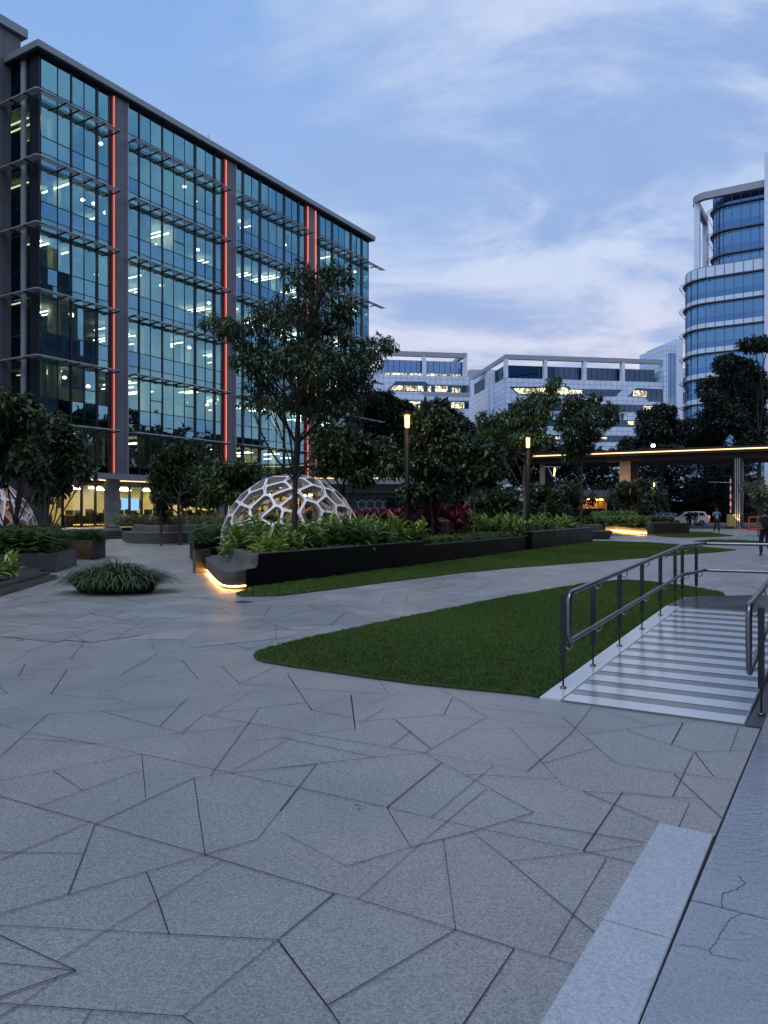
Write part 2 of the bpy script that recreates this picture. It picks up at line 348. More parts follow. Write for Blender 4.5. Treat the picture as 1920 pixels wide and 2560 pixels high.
def split(poly, lim, dep=0):                                              # irregular slabs: split until each is a slab's size
    A = area(poly)
    if A < lim * rr.uniform(.55, 1.5) or dep > 18: slabs_.append(poly); return
    c = sum(poly, Vector()) / len(poly)
    i = max(range(len(poly)), key=lambda k: (poly[k] - poly[(k + 1) % len(poly)]).length)
    e = (poly[(i + 1) % len(poly)] - poly[i]).normalized(); a = math.atan2(e.y, e.x) + math.pi / 2 + rr.uniform(-.75, .75)
    d = Vector((math.cos(a), math.sin(a), 0)); o = poly[i].lerp(poly[(i + 1) % len(poly)], rr.uniform(.3, .7)); n = Vector((-d.y, d.x, 0))
    L_, R_, cutp = [], [], []
    for k in range(len(poly)):
        p, q = poly[k], poly[(k + 1) % len(poly)]; dp, dq = (p - o).dot(n), (q - o).dot(n)
        (L_ if dp >= 0 else R_).append(p)
        if dp * dq < 0: x = p + (q - p) * (dp / (dp - dq)); L_.append(x); R_.append(x); cutp.append(x)
    if len(cutp) < 2 or len(L_) < 3 or len(R_) < 3: slabs_.append(poly); return
    p, q = cutp[0], cutp[1]; m = (p + q) / 2
    far_segs.append((p, q)); split(L_, lim, dep + 1); split(R_, lim, dep + 1)
far_segs = []; slabs_ = []
for y0, y1, lim in ((8.6, 22, .8), (22, 40, 1.7), (40, 72, 3.2)):
    split([Vector((-14 - y0 * .2, y0, 0)), Vector((10 + y0 * .55, y0, 0)), Vector((10 + y1 * .55, y1, 0)), Vector((-14 - y1 * .2, y1, 0))], lim)
n_far, n_sl = len(far_segs), len(slabs_)
split([Vector((-15.7, -8, 0)), Vector((14, -8, 0)), Vector((14, 8.6, 0)), Vector((-15.7, 8.6, 0))], 1.0)   # beside and behind the photographer
side_ = []
outf = lambda v: v.x < -.52 * max(0, v.y) - .3 or v.y < 2.1
for p, q in far_segs[n_far:]:
    run = None
    for i in range(41):
        v = p.lerp(q, i / 40)
        if outf(v): run = run or v; last = v
        if run and (not outf(v) or i == 40): side_.append((run, last)); run = None
del far_segs[n_far:]; del slabs_[n_sl:]
for p, q in side_: segs.append((p, q, .0045))
for p, q in far_segs:
    if (p + q).y / 2 < 9.6 and -3.5 < (p + q).x / 2 < 1: continue
    L = (q - p).length
    if L < .3: continue
    segs.append((p, q, .0042 + .00028 * p.y))
mb = MB()
for p_ in slabs_:
    c = sum(p_, Vector()) / len(p_)
    if c.y > 9.6: mb.sheet([xy(v) for v in p_], -.006)
me = mb.mesh('slab'); at_ = me.attributes.new('rnd', 'FLOAT', 'FACE'); at_.data.foreach_set('value', np.array([rr.random() for _ in me.polygons], dtype=np.float32))
link('paving_slabs', me, MT['slab'], pav)
mb = MB()
for p, q, w in segs:
    d = (q - p); d.z = 0
    if d.length < .05: continue
    d.normalize(); n = Vector((-d.y, d.x, 0)) * w * .5
    w2 = rng.uniform(.7, 1.1)
    mb.quad(*[(v.x, v.y, -0.0025) for v in (p - n, p + n, q + n * w2, q - n * w2)])
jo = mb.build('joint_lines', MT['joint'], pav); 
# dark square grate let into the paving
gr = MB(); c = G(1050 * .5787, 1400 + 180 * .5787)
gr.obox(c, U, V, .12, .12, -.0035, .004); o = gr.build('drain_grate', MT['dark_stone']); tag(o, 'small dark drain cover in the paving before the lit bench', 'drain cover')

# pale patch and darker patch near the far bench
# ------------------------------------------------------------ right edge: pale border slabs, wet platform
A0, A1 = G(1350.7, 2560), G(1598.5, 2560); B0, B1 = G(1649, 2059), G(1786.5, 2089.7)
e0 = (B0 - A0).normalized(); e1 = (B1 - A1).normalized()
def atY(p, d, Y): return p + d * ((Y - p.y) / d.y)
c0, c1 = G(1506, 2302), G(1681.7, 2353)
gap = V * .004
def slab(name, pts, z0, z1, mat, label=None, cat=None, parent=None, bevel=.003, grp=None):
    o = MB().prism([xy(p) for p in pts], z0, z1).build(name, mat, parent, bevel=bevel)
    if label: tag(o, label, cat, grp)
    return o
MB().sheet([xy(atY(A0, e0, -3.0)), xy(atY(A1, e1, -3) + V * 7), xy(A1 + U * 22 + V * 7), xy(A1 + U * 22), xy(B1), xy(B0)], -.001).build('joint_bed', MT['joint'], pav)
bord = empty('border_strip', (A0.x, A0.y, 0)); tag(bord, kind='structure')
uu = U * .002
slab('border_slab', [c0 + uu, B0, B1 - gap, c1 + uu - gap], -.02, .006, MT['border'], parent=bord)
slab('border_slab', [atY(A0, e0, 1.0), c0 - uu, c1 - uu - gap, atY(A1, e1, 1.0) - gap], -.02, .006, MT['border'], parent=bord)
slab('border_slab', [atY(A0, e0, -3.0), atY(A0, e0, .996), atY(A1, e1, .996) - gap, atY(A1, e1, -3.0) - gap], -.02, .006, MT['border'], parent=bord)
plat = empty('wet_platform', (A1.x, A1.y, 0)); tag(plat, kind='structure')
pe = A1 + gap * 1.2; q0 = G(1723, 2256)
ts = [-5, -3.4, -1.9]; 
tq = (q0 - pe).dot(U); cuts = [-6.0, tq - 3.2, tq - 1.6, tq, tq + 2.4, tq + 5.2, tq + 8.0, 22]
for i in range(len(cuts) - 1):
    a, b = cuts[i] + .004, cuts[i + 1] - .004
    jx = .35 if i % 2 else .0
    rows = [0, 2.3 + jx, 5.2, 7.6]
    for k in range(3):
        r0, r1 = rows[k] + (.002 if k else 0), rows[k + 1] - .002
        pts = [pe + U * a + V * r0, pe + U * b + V * r0, pe + U * b + V * r1, pe + U * a + V * r1]
        slab('platform_slab', pts, -.02, .012, MT['wet'], parent=plat)
def crack(pts, w=.003):
    mb = MB(); P_ = [G(1320 + a * .3617, 1860 + b * .3617) for a, b in pts]
    for a, b in zip(P_[:-1], P_[1:]):
        d = (b - a).normalized(); n = Vector((-d.y, d.x, 0)) * w * .5
        mb.quad(*[(v.x, v.y, .0135) for v in (a - n, a + n, b + n, b - n)])
    return mb
def wig(pts, k=5, s=7):
    out = []; r = random.Random(len(pts))
    for (a, b), (c, d) in zip(pts[:-1], pts[1:]):
        for i in range(k): t = i / k; out.append((a + (c - a) * t + r.uniform(-s, s) * (i > 0), b + (d - b) * t + r.uniform(-s, s) * (i > 0)))
    return out + [pts[-1]]
mb = MB()
for pts, w in ((((1455, 925), (1502, 985), (1440, 1030), (1345, 1055), (1340, 1150)), .003), (((1480, 1197), (1400, 1230), (1350, 1300), (1300, 1400), (1250, 1450), (1268, 1478), (1480, 1520)), .002), (((1045, 1412), (1150, 1425), (1250, 1450)), .0018)):
    m_ = crack(wig(pts), w); mb.add(m_.v, m_.f)
mb.build('crack', MT['joint'], plat)

# ------------------------------------------------------------ ramp
RS = 5.25; RH = .235
r0 = Vector((1.50, 6.44, 0)); Rd = U; Rn = V
ramp = empty('ramp', (r0.x, r0.y, 0)); tag(ramp, kind='structure')
def rp(s, t, z=0): return r0 + Rd * s + Rn * t + Vector((0, 0, .006 + RH * s / RS + z))
Wd = 1.416
mb = MB(); lo = [r0 + Rd * s + Rn * t + Vector((0, 0, -.02)) for s, t in ((0, 0), (0, Wd), (RS, Wd), (RS, 0))]; hi = [rp(0, 0), rp(0, Wd), rp(RS, Wd), rp(RS, 0)]
mb.add(lo + hi, [(4, 5, 6, 7), (0, 4, 7, 3), (1, 2, 6, 5), (0, 1, 5, 4), (2, 3, 7, 6)]).build('ramp_bed', MT['ramp'], ramp)
ns = 14; pit = RS / ns
for i in range(ns):
    a = i * pit + .0 ; b = a + pit * .56
    MB().add([rp(a, .012, .003), rp(a, Wd - .01, .003), rp(b, Wd - .01, .003), rp(b, .012, .003)], [(0, 1, 2, 3)]).build('ramp_strip', MT['ramp_light'], ramp)
kb = .19
for a, b in ((0, 1.75), (1.75, 3.6), (3.6, RS)):
    lo = [r0 + Rd * s + Rn * t + Vector((0, 0, -.02)) for s, t in ((a + .002, -kb), (a + .002, -.004), (b - .002, -.004), (b - .002, -kb))]
    hi = [rp(a + .002, -kb, .002), rp(a + .002, -.004, .002), rp(b - .002, -.004, .002), rp(b - .002, -kb, .002)]
    MB().add(lo + hi, [(4, 5, 6, 7), (0, 4, 7, 3), (1, 2, 6, 5), (0, 1, 5, 4), (2, 3, 7, 6)]).build('ramp_kerb', MT['ramp_light'], ramp)
LZ = .006 + RH
l0 = r0 + Rd * RS; 
lp = [l0 + Rn * -kb + Rd * .003, l0 + Rn * 6.0 + Rd * .003, l0 + Rn * 6.0 + Rd * 2.3, l0 + Rn * .75 + Rd * 2.3, l0 + Rn * -kb + Rd * 1.35]
land = MB().prism([xy(p) for p in lp], -.02, LZ).build('landing', MT['landing'], bevel=.004); tag(land, kind='structure')
wd_ = MB().prism([xy(p) for p in (r0 + Rn * (Wd + .004), r0 + Rn * (Wd + .13), r0 + Rn * (Wd + .13) + Rd * RS, r0 + Rn * (Wd + .004) + Rd * RS)], -.02, .004).build('ramp_gutter', MT['dark_stone']); tag(wd_, kind='structure')

# ------------------------------------------------------------ handrails
def post_parts(par, p, top, ax, flat=.048):
    ax = V if ax is U else U
    MB().obox(p, ax, None, flat / 2, .009, p.z + .20, p.z + top).build('post', MT['steel_dark'], par, bevel=.002)
    MB().tube([p + Vector((0, 0, .01)), p + Vector((0, 0, .21))], .0085, 8).build('post_foot', MT['steel_dark'], par)
    MB().lathe(p, [(0, .012), (.030, .012), (.030, .0), (.0, .0)][::-1], 14).build('base_flange', MT['steel'], par)
def bracket(par, p, h, off):
    a = p + Vector((0, 0, h - .055)); b = a + off
    pts = [a + off * .05, a + off * .5 + Vector((0, 0, -.035)), a + off * .85 + Vector((0, 0, -.03)), a + off + Vector((0, 0, 0.0)), a + off + Vector((0, 0, .035))]
    MB().tube(pts, .007, 7).build('bracket', MT['steel'], par)
def rounded(pts, rad=.06, k=5):
    out = [Vector(pts[0])]
    for a, b, c in zip(pts[:-2], pts[1:-1], pts[2:]):
        a, b, c = Vector(a), Vector(b), Vector(c); d1 = (a - b).normalized(); d2 = (c - b).normalized()
        rd = min(rad, (a - b).length * .45, (c - b).length * .45); s = b + d1 * rd; e = b + d2 * rd
        for i in range(k + 1): t = i / k; out.append(s * (1 - t) ** 2 + b * 2 * t * (1 - t) + e * t * t)
    return out + [Vector(pts[-1])]
# left rail: posts on the kerb, measured in the photograph
lr = empty('handrail', (1.55, 6.87, 0)); tag(lr, 'long steel handrail with two rails standing beside the striped ramp and lawn', 'handrail')
side = V * .085                                   # rails sit on the ramp side of the posts
pp = []
for s in (.36, 1.28, 2.30, 3.36, 4.42, 5.42):
    z = .008 + RH * min(s, RS) / RS
    pp.append(r0 + Rd * s + Rn * -.10 + Vector((0, 0, z)))
pp += [l0 + Rn * -.08 + Rd * .62 + Vector((0, 0, LZ)), l0 + Rn * .02 + Rd * 1.22 + Vector((0, 0, LZ))]
TH, LH = .86, .44
for i, p in enumerate(pp):
    post_parts(lr, p, TH - .06 if i else TH - .02, U)
    bracket(lr, p, TH, side); bracket(lr, p, LH, side)
xr = pp[-1] + V * 1.3 + U * .25
post_parts(lr, xr, TH - .06, V)
post_parts(lr, pp[-1] + V * 2.9 + U * .3, TH - .06, V)
zt = lambda p, h: Vector((p.x, p.y, p.z + h)) + side
corner = pp[-1] + U * .16
near = pp[0] - U * .10
path_t = [zt(near, .52), zt(near, TH)] + [zt(pp[i], TH) for i in (3, 5, 7)] + [zt(corner, TH), corner + V * 4.0 + U * .25 + Vector((0, 0, TH))]
path_l = [zt(near, .60), zt(near, LH)] + [zt(pp[i], LH) for i in (3, 5, 7)] + [zt(corner, LH), corner + V * 4.0 + U * .25 + Vector((0, 0, LH))]
MB().tube(rounded(path_t, .09), .0245, 14).build('top_rail', MT['steel'], lr)
MB().tube(rounded(path_l, .09), .0225, 14).build('lower_rail', MT['steel'], lr)
# right rail
rb = G(1903, 1790); rb.z = .012
rr_ = empty('handrail', (rb.x, rb.y, 0)); tag(rr_, 'steel handrail at the right edge of the photo standing on the wet platform', 'handrail')
side2 = V * -.075
pr = [rb + U * s + Vector((0, 0, 0)) for s in (0, 1.15, 2.3, 3.45, 4.6)]
for i, p in enumerate(pr):
    p.z = .012 + (0 if s < 0 else RH * (i * 1.15) / RS * .9)
    post_parts(rr_, p, TH - .02, U); bracket(rr_, p, TH, side2); bracket(rr_, p, LH, side2)
n2_ = pr[0] - U * .12
z2 = lambda p, h: Vector((p.x, p.y, p.z + h)) + side2
MB().tube(rounded([z2(n2_, .52), z2(n2_, TH), z2(pr[1], TH), z2(pr[4], TH)], .09), .0245, 14).build('top_rail', MT['steel'], rr_)
MB().tube(rounded([z2(n2_, .60), z2(n2_, LH - .12 + .0), z2(pr[1], LH), z2(pr[4], LH)], .09), .0225, 14).build('lower_rail', MT['steel'], rr_)

# ------------------------------------------------------------ lawns
def inpoly(X, Y, poly):
    ins = np.zeros(len(X), bool); n = len(poly)
    for i in range(n):
        x1, y1 = poly[i]; x2, y2 = poly[(i + 1) % n]
        if y1 == y2: continue
        c = ((y1 > Y) != (y2 > Y)) & (X < (x2 - x1) * (Y - y1) / (y2 - y1) + x1); ins ^= c
    return ins
def smoothpoly(p, it=2):
    for _ in range(it):
        q = []
        for i in range(len(p)):
            a, b = p[i], p[(i + 1) % len(p)]
            q += [(a[0] * .8 + b[0] * .2, a[1] * .8 + b[1] * .2), (a[0] * .2 + b[0] * .8, a[1] * .2 + b[1] * .8)]
        p = q
    return p
MT['lawn'] = pm('lawn base', (.024, .050, .012), .9, nz=(9, .4))
MT['blade'] = leafmat('grass blade', (.048, .105, .018), (.135, .225, .048), rough=.5, trans=.15, spec=.25)
def lawn(poly, dens, h, w, label_mat='lawn', maxn=260000, z=0.0):
    xs = [p[0] - .05 for p in poly] + [p[0] + .05 for p in poly]; ys = [p[1] - .05 for p in poly] + [p[1] + .05 for p in poly]
    b = MB().prism(poly, -.003, .014).build('lawn', MT['lawn']); tag(b, kind='structure')
    area = (max(xs) - min(xs)) * (max(ys) - min(ys)); n = int(min(area * dens, 1.5e6))
    X = rng.uniform(min(xs), max(xs), n); Y = rng.uniform(min(ys), max(ys), n)
    jx, jy = rng.normal(size=n) * w * 1.6, rng.normal(size=n) * w * 1.6; k = inpoly(X + jx, Y + jy, poly); X, Y = X[k], Y[k]
    if len(X) > maxn: X, Y = X[:maxn], Y[:maxn]
    n = len(X); a = rng.uniform(0, 2 * np.pi, n); b2 = rng.uniform(0, 2 * np.pi, n)
    # tufts: blade height follows a patchy field
    fld = .75 + .3 * np.sin(X * 5.1 + 1.3 * np.sin(Y * 3.7)) * np.sin(Y * 4.3 + X) + .25 * np.sin(X * 17) * np.sin(Y * 19 + 2)
    hh = h * rng.uniform(.6, 1.25, n) * np.clip(fld, .5, 1.3); ww = w * rng.uniform(.7, 1.3, n)
    ln = hh * rng.uniform(.1, .8, n)
    base = np.stack([X, Y, np.full(n, .012)], 1); dx = np.stack([np.cos(a) * ww, np.sin(a) * ww, np.zeros(n)], 1) * .5
    mid = base + np.stack([np.cos(b2) * ln * .3, np.sin(b2) * ln * .3, hh * .6], 1)
    tip = base + np.stack([np.cos(b2) * ln, np.sin(b2) * ln, hh], 1)
    Vv = np.stack([base - dx, base + dx, mid + dx * .7, tip, mid - dx * .7], 1).reshape(-1, 3)
    Fi = (np.arange(n)[:, None] * 5 + np.arange(5)[None]).astype(np.int32)
    me = npmesh('grass', Vv, Fi, rnd=np.clip(rng.uniform(0, 1, n) * .7 + .3 * (fld - .5) + .22 * np.sin(X * .9 + 1) * np.sin(Y * .7 + X * .3), 0, 1))
    o = link('grass', me, MT['blade']); tag(o, kind='stuff'); return o
LA = [xy(G(*p)) for p in ((634, 1640), (650, 1627), (677, 1620), (760, 1600), (810, 1588), (1041, 1539), (1273, 1493), (1400, 1470), (1480, 1458), (1551, 1452), (1620, 1454), (1712, 1466), (1760, 1474), (1805, 1484))]
kx = l0 + Rn * -.19
LA += [xy(l0 + Rd * 2.1 + Rn * .6), xy(l0 + Rd * 1.2 + Rn * -.22), xy(kx), xy(r0 + Rn * -.20 + Rd * .1)]
LA += [xy(G(*p)) for p in ((1345, 1743), (1320, 1738), (1273, 1733), (1160, 1722), (1041, 1710), (926, 1695), (810, 1678), (730, 1667), (694, 1661), (660, 1655), (640, 1648))]
LB = [xy(G(*p)) for p in ((590, 1486), (600, 1491), (650, 1491), (700, 1489.5), (741, 1485), (830, 1474), (926, 1461), (1041, 1446.5), (1157, 1432), (1273, 1421), (1389, 1412), (1504, 1403), (1620, 1394), (1736, 1385), (1800, 1380), (1842, 1375), (1780, 1370.5), (1736, 1366), (1680, 1361), (1620, 1357), (1550, 1354.5), (1480, 1354))]
WC = G(614.5, 1472); WU = Vector((.488, .873, 0))
LB += [xy(WC + WU * 28.2 + V * .13), xy(WC + WU * 18 + V * .08), xy(WC + WU * .05 + V * .02), xy(G(608, 1478))]
LC = [xy(G(*p)) for p in ((1598, 1334), (1613, 1331), (1729, 1329.5), (1772, 1331), (1835, 1340.5), (1770, 1343), (1713, 1344.5), (1660, 1342))]
LD = [xy(G(*p)) for p in ((1735, 1353.5), (1770, 1350.5), (1830, 1350.5), (1880, 1352.5), (1925, 1357), (1935, 1362), (1880, 1362), (1800, 1357))]
lawn(LA, 6800, .034, .0065, maxn=300000)
lawn(LB, 1900, .045, .013, maxn=200000)
lawn(LC, 420, .055, .03)
lawn(LD, 420, .055, .03)
# ============================================================ buildings
MT['clad'] = gridmat('grey wall cladding', (.15, .155, .19), .62, 1.24, lw=.025, line=(.04, .045, .06), rough=.5, var=.05)
MT['clad_side'] = gridmat('grey tower cladding', (.13, .145, .17), .62, 1.9, lw=.03, line=(.03, .035, .045), rough=.5, var=.05, axis=2)
MT['cornice'] = pm('pale grey cornice metal', (.24, .28, .31), .4, .3)
MT['concrete'] = pm('grey concrete', (.21, .22, .23), .7, nz=(2, .2))
MT['mullion'] = pm('dark blue grey mullion', (.018, .026, .038), .35, .3)
MT['shade'] = pm('sunshade metal', (.38, .42, .46), .35, .3)
MT['shade_dark'] = pm('sunshade arm', (.03, .035, .045), .4, .4)
MT['glass'] = glassmat('teal vision glass', (.26, .58, .67), (.52, .66, .54), .56)
MT['glass_top'] = glassmat('teal upper glass', (.20, .47, .57), (.30, .42, .40), .72)
MT['glass_side'] = glassmat('dark reflection side glass', (.05, .10, .16), (.42, .50, .40), .5)  # dark reflected surroundings put into the side glass and spandrel colour
MT['glass_side_sp'] = glassmat('dark reflection spandrel', (.04, .09, .15), (.0, .0, .01), .8)
MT['spandrel'] = glassmat('blue spandrel glass', (.16, .35, .46), (.0, .004, .012), .88)
MT['shop_glass'] = glassmat('clear shopfront glass', (.5, .55, .55), (.9, .93, .88), .10)
MT['room_wall'] = pm('room wall', (.60, .58, .40), .8, nz=(.35, .3))
MT['room_floor'] = pm('room floor', (.16, .15, .13), .7)
MT['ceiling_mat'] = pm('exposed ceiling', (.30, .31, .30), .8, nz=(.8, .3))
MT['room_dark'] = pm('room furniture', (.03, .032, .036), .7)
MT['strip_light'] = em('office strip light', (1.0, 1.0, .86), 11.0)
MT['warm_light'] = em('shop ceiling light', (1.0, .80, .42), 60.0)
MT['screen'] = em('lit screen', (.25, .5, 1.0), 1.6)

# frame of the glass office block: x runs along the long front, y into the building
BX, BY = -20.8, 46.0; UX, UY = .518, .855
BR = math.atan2(UY, UX)
def S(px):
    a = (px - 960) / F; return (a * BY - BX) / (UX - a * UY)
blk = empty('office_building', (BX, BY, 0), BR)
tag(blk, 'seven storey teal glass office building with red light strips and sunshades, left of the plaza', 'building')
ZR = [26.7, 22.75, 18.8, 14.85, 10.9, 6.95]       # sunshade levels
TOP, BASE = 29.32, 4.1
END = S(922)
def lb(): return MB()
# bays: (start px, end px, [thin mullions], [(thick from, thick to)])
bays = [(103, 270, [144, 210], [(174, 181), (238, 246)]),
        (318, 551, [376, 433.7, 461, 513], [(344, 350), (403, 408), (484, 491), (532, 539)]),
        (588, 759, [629, 670.6, 690.5, 729], [(603, 610), (646, 653), (707, 713), (743, 749)]),
        (788, 921, [813.6, 846, 861, 891.5], [(793, 800), (827, 833), (873.6, 880), (901, 907)])]
piers = [(283, 317), (564, 587), (768.5, 782)]
reds = [(277, 283), (557.5, 563.5), (763, 768), (782.6, 787.4)]
rB = random.Random(11)
for bi, (pa, pb, thin, thick) in enumerate(bays):
    s0, s1 = S(pa), S(pb)
    edges = sorted([s0, s1] + [S(t) for t in thin] + [S((a + b) / 2) for a, b in thick])
    # top row glass, then vision / spandrel / transom strip per floor
    bands = [('top_glass', ZR[0] + .66, TOP, 'glass_top')]
    for k, z in enumerate(ZR):
        zb = ZR[k + 1] + .66 if k < 5 else BASE + .02
        bands.append(('transom_glass', z - .08, z + .63, 'glass'))
        bands.append(('vision_glass', z - 2.3, z - .12, 'glass'))
        if k < 5: bands.append(('spandrel', zb + .02, z - 2.34, 'spandrel'))
        else: bands.append(('spandrel', BASE + .02, z - 2.34, 'glass_side_sp'))
    for nm, a, b, mt in bands:
        m = lb()
        for e0_, e1_ in zip(edges[:-1], edges[1:]):     # each pane hangs a hair out of true, so reflections break at the joints
            t = rB.uniform(-.010, .010); q = rB.uniform(-.007, .007)
            m.quad((e0_, t, a), (e1_, -t, a), (e1_, -t + q, b), (e0_, t + q, b))
        m.build(nm, MT[mt], blk, 'L')
    for t in thin:
        s = S(t); lb().box(s - .022, -.03, BASE, s + .022, .05, TOP).build('mullion', MT['mullion'], blk, 'L')
    for a, b in thick:
        a, b = S(a), S(b); lb().box(a + .05, -.06, BASE, b - .04, .12, TOP).build('mullion', MT['mullion'], blk, 'L')
    for k, z in enumerate(ZR):
        for h in (z + .63, z - 2.32, z - .12):
            lb().box(s0, -.025, h, s1, .05, h + .04).build('transom', MT['mullion'], blk, 'L')
    # openable window frames, a few panes only
    m = lb()
    for j in range(3):
        k = rB.randrange(1, 5); i = rB.randrange(1, len(edges) - 2); z = ZR[k]
        m.box(edges[i], -.05, z - 1.5, edges[i + 1], .03, z - 1.45)
    m.build('vent_frames', MT['mullion'], blk, 'L')
    arms = sorted(edges)
    out_ = []
    for a, b in zip(arms[:-1], arms[1:]):
        n = max(1, round((b - a) / 1.35)); out_ += [a + (b - a) * i / n for i in range(n)]
    out_ = out_[(0 if bi else 1):] + [s1 + .25]
    for k, z in enumerate(ZR):
        sa = s0 - (.78 if bi == 0 else .1); sb = s1 + (.3 if bi < 3 else 1.9)
        m = lb()
        for o_ in (.42, .58, .74): m.box(sa, -o_ - .045, z - .0, sb, -o_ + .045, z + .03)
        m.tube([(sa, -.84, z + .01), (sb, -.84, z + .01)], .04, 8)
        sh = m.build('sunshade', MT['shade'], blk, 'L')
        for x in out_: lb().tube([(x, -.05, z - .08), (x, -.9, z - .05)], [.06, .045], 6).build('arm', MT['shade_dark'], sh, 'L')
for a, b in piers:
    a, b = S(a), S(b)
    lb().box(a, -.12, BASE - .1, b - .05, .5, TOP).build('pier', MT['clad'], blk, 'L')
    lb().box(b - .045, -.16, BASE - .1, b + .02, .3, TOP).build('edge_trim', MT['shade'], blk, 'L')
for i, (a, b) in enumerate(reds):
    a, b = S(a), S(b); w = b - a
    lb().box(a - .22 if i < 3 else b, -.02, BASE, a if i < 3 else b + .2, .3, TOP).build('light_channel', MT['mullion'], blk, 'L')
    m = lb().tube([((a + b) / 2, -.20, BASE + .1), ((a + b) / 2, -.20, TOP - .15)], w * .14, 8)
    m.build('red_light_strip', MT['red_led'], blk, 'L')
    lb().box(a, -.10, BASE, b, -.02, TOP).build('light_backing', pm('red lacquer backing%d' % i, (.30, .05, .04), .4), blk, 'L')
# end of the front and far end wall
lb().box(END - .12, 0.0, BASE, END, 14, TOP).build('end_wall', MT['glass_side_sp'], blk, 'L')
# left return, glass coloured dark in place of reflected buildings
RT = 2.93
m = lb()
for k, z in enumerate(ZR):
    zb = (ZR[k + 1] + .66) if k < 5 else BASE
    lb().box(-.004, .02, z - 2.3, .0, RT, z - .1).build('side_glass', MT['glass_side'], blk, 'L')
    lb().box(-.004, .02, zb, .0, RT, z - 2.34).build('side_spandrel', MT['glass_side_sp'], blk, 'L')
    lb().box(-.004, .02, z - .08, .0, RT, z + .64).build('side_spandrel', MT['glass_side_sp'], blk, 'L')
    mm = lb()
    for o_ in (.42, .56, .70): mm.box(-o_ - .055, -.8, z - .02, -o_ + .055, RT + .5, z + .035)
    mm.tube([(-.80, -.80, z + .01), (-.80, RT + .6, z + .01)], .055, 8)
    sh = mm.build('sunshade', MT['shade'], blk, 'L')
    for y in (.3, 1.7, RT + .3): lb().tube([(0, y, z - .1), (-.9, y, z - .06)], [.075, .05], 6).build('arm', MT['shade_dark'], sh, 'L')
lb().box(-.004, .02, ZR[0] + .66, 0, RT, TOP).build('side_spandrel', MT['glass_side_sp'], blk, 'L')
lb().box(-.10, 0, BASE, -.01, .9, TOP - .01).build('corner_panel', MT['mullion'], blk, 'L')
lb().box(-.14, 1.35, BASE, -.01, 1.75, TOP - .01).build('side_mullion', MT['shade'], blk, 'L')
# cornice, roof
m = lb(); m.box(-.42, -.42, TOP + .02, END + .40, 15, TOP + .10); c_ = m.build('roof_soffit', MT['mullion'], blk, 'L')
m = lb()
x = -.52
while x < END + .4:
    x2 = min(x + 1.95, END + .46); m.box(x + .012, -.52, TOP + .105, x2 - .012, -.30, TOP + .50); x = x2
m.box(-.52, -.29, TOP + .105, -.30, 1.2, TOP + .50); m.box(-.52, 1.22, TOP + .105, -.30, RT - .05, TOP + .50)
m.build('cornice', MT['cornice'], blk, 'L')
lb().box(-.29, -.29, TOP + .11, END + .4, 15, TOP + .4).build('roof', MT['dark_stone'], blk, 'L')
lb().tube([(S(590), 3, TOP + .5), (S(590), 3, TOP + 3.2)], .04, 6).build('antenna', MT['shade'], blk, 'L')
# tall clad block behind the corner
lb().box(-16, RT, 0, -.006, RT + 9, 31.6).build('clad_wall', MT['clad_side'], blk, 'L')
lb().box(-.005, RT + .01, TOP + .8, .64, RT + 9, 31.6).build('clad_wall', MT['clad_side'], blk, 'L')
lb().box(-16.3, RT - .3, 31.61, .95, RT + 9.2, 32.15).build('wall_coping', MT['cornice'], blk, 'L')
# floors, rooms, lights
for k, z in enumerate(ZR):
    fz = z - 3.22
    if k < 5: lb().box(.15, .35, fz - .45, END - .2, 13.8, fz).build('floor_plate', MT['room_floor'], blk, 'L')
    ceil = z + (.62 if k == 0 else .25)
    lb().box(.15, .30, ceil, END - .2, 13.8, ceil + .04).build('ceiling_panel', MT['ceiling_mat'], blk, 'L')
    lb().box(.2, 9.5, fz, END - .25, 9.6, ceil).build('room_partition', MT['room_wall'], blk, 'L')
    m = lb()
    for j in range(9):                                   # cross partitions and columns
        x = rB.uniform(1, END - 1); d = rB.uniform(3.5, 9)
        m.box(x, d - rB.uniform(.6, 3), fz, x + .12, d, ceil)
    for x in np.arange(3.0, END, 7.6): m.box(x - .3, 2.6, fz, x + .3, 3.2, ceil)
    m.build('room_partition', MT['room_wall'], blk, 'L')
    m = lb()
    for j in range(46):                                  # desks, chairs, monitors seen as dark shapes
        x = rB.uniform(.6, END - 2); y = rB.uniform(1.0, 7); w = rB.uniform(.5, 1.6)
        m.box(x, y, fz, x + w, y + .5, fz + rB.uniform(.75, 1.35))
    m.build('desks', MT['room_dark'], blk, 'L')
    bright = [.5, .95, .95, .9, 1, 1][k]
    # strip lights run into the depth of the building, in pairs
    for bi, (pa, pb, _, _) in enumerate(bays):
        s0, s1 = S(pa), S(pb); m = lb(); x = s0 + rB.uniform(.4, 1.6)
        if k == 0 and bi in (1, 2): x += 1.5
        while x < s1 - .5:
            if rB.random() < bright * .8:
                y = rB.uniform(.9, 4.5); L = rB.choice((1.4, 2.8, 4.0)); zc = ceil - rB.uniform(.25, .5)
                m.box(x, y, zc, x + .10, y + L, zc + .05)
                if rB.random() < .7: m.box(x + .55, y, zc, x + .65, y + L, zc + .05)
            x += rB.uniform(1.3, 2.6) if k else rB.uniform(2.5, 4)
        if m.v: m.build('strip_lights', MT['strip_light'], blk, 'L')
    m = lb()
    for j in range(10):
        x = rB.uniform(.8, END - 1); y = rB.uniform(.7, 2.5); zc = z - rB.uniform(.5, 1.0); m.lathe((x, y, zc), [(0, 0), (.10, .02), (.16, .1), (.05, .2)], 8)
    m.build('pendant_lamps', MT['strip_light'], blk, 'L')
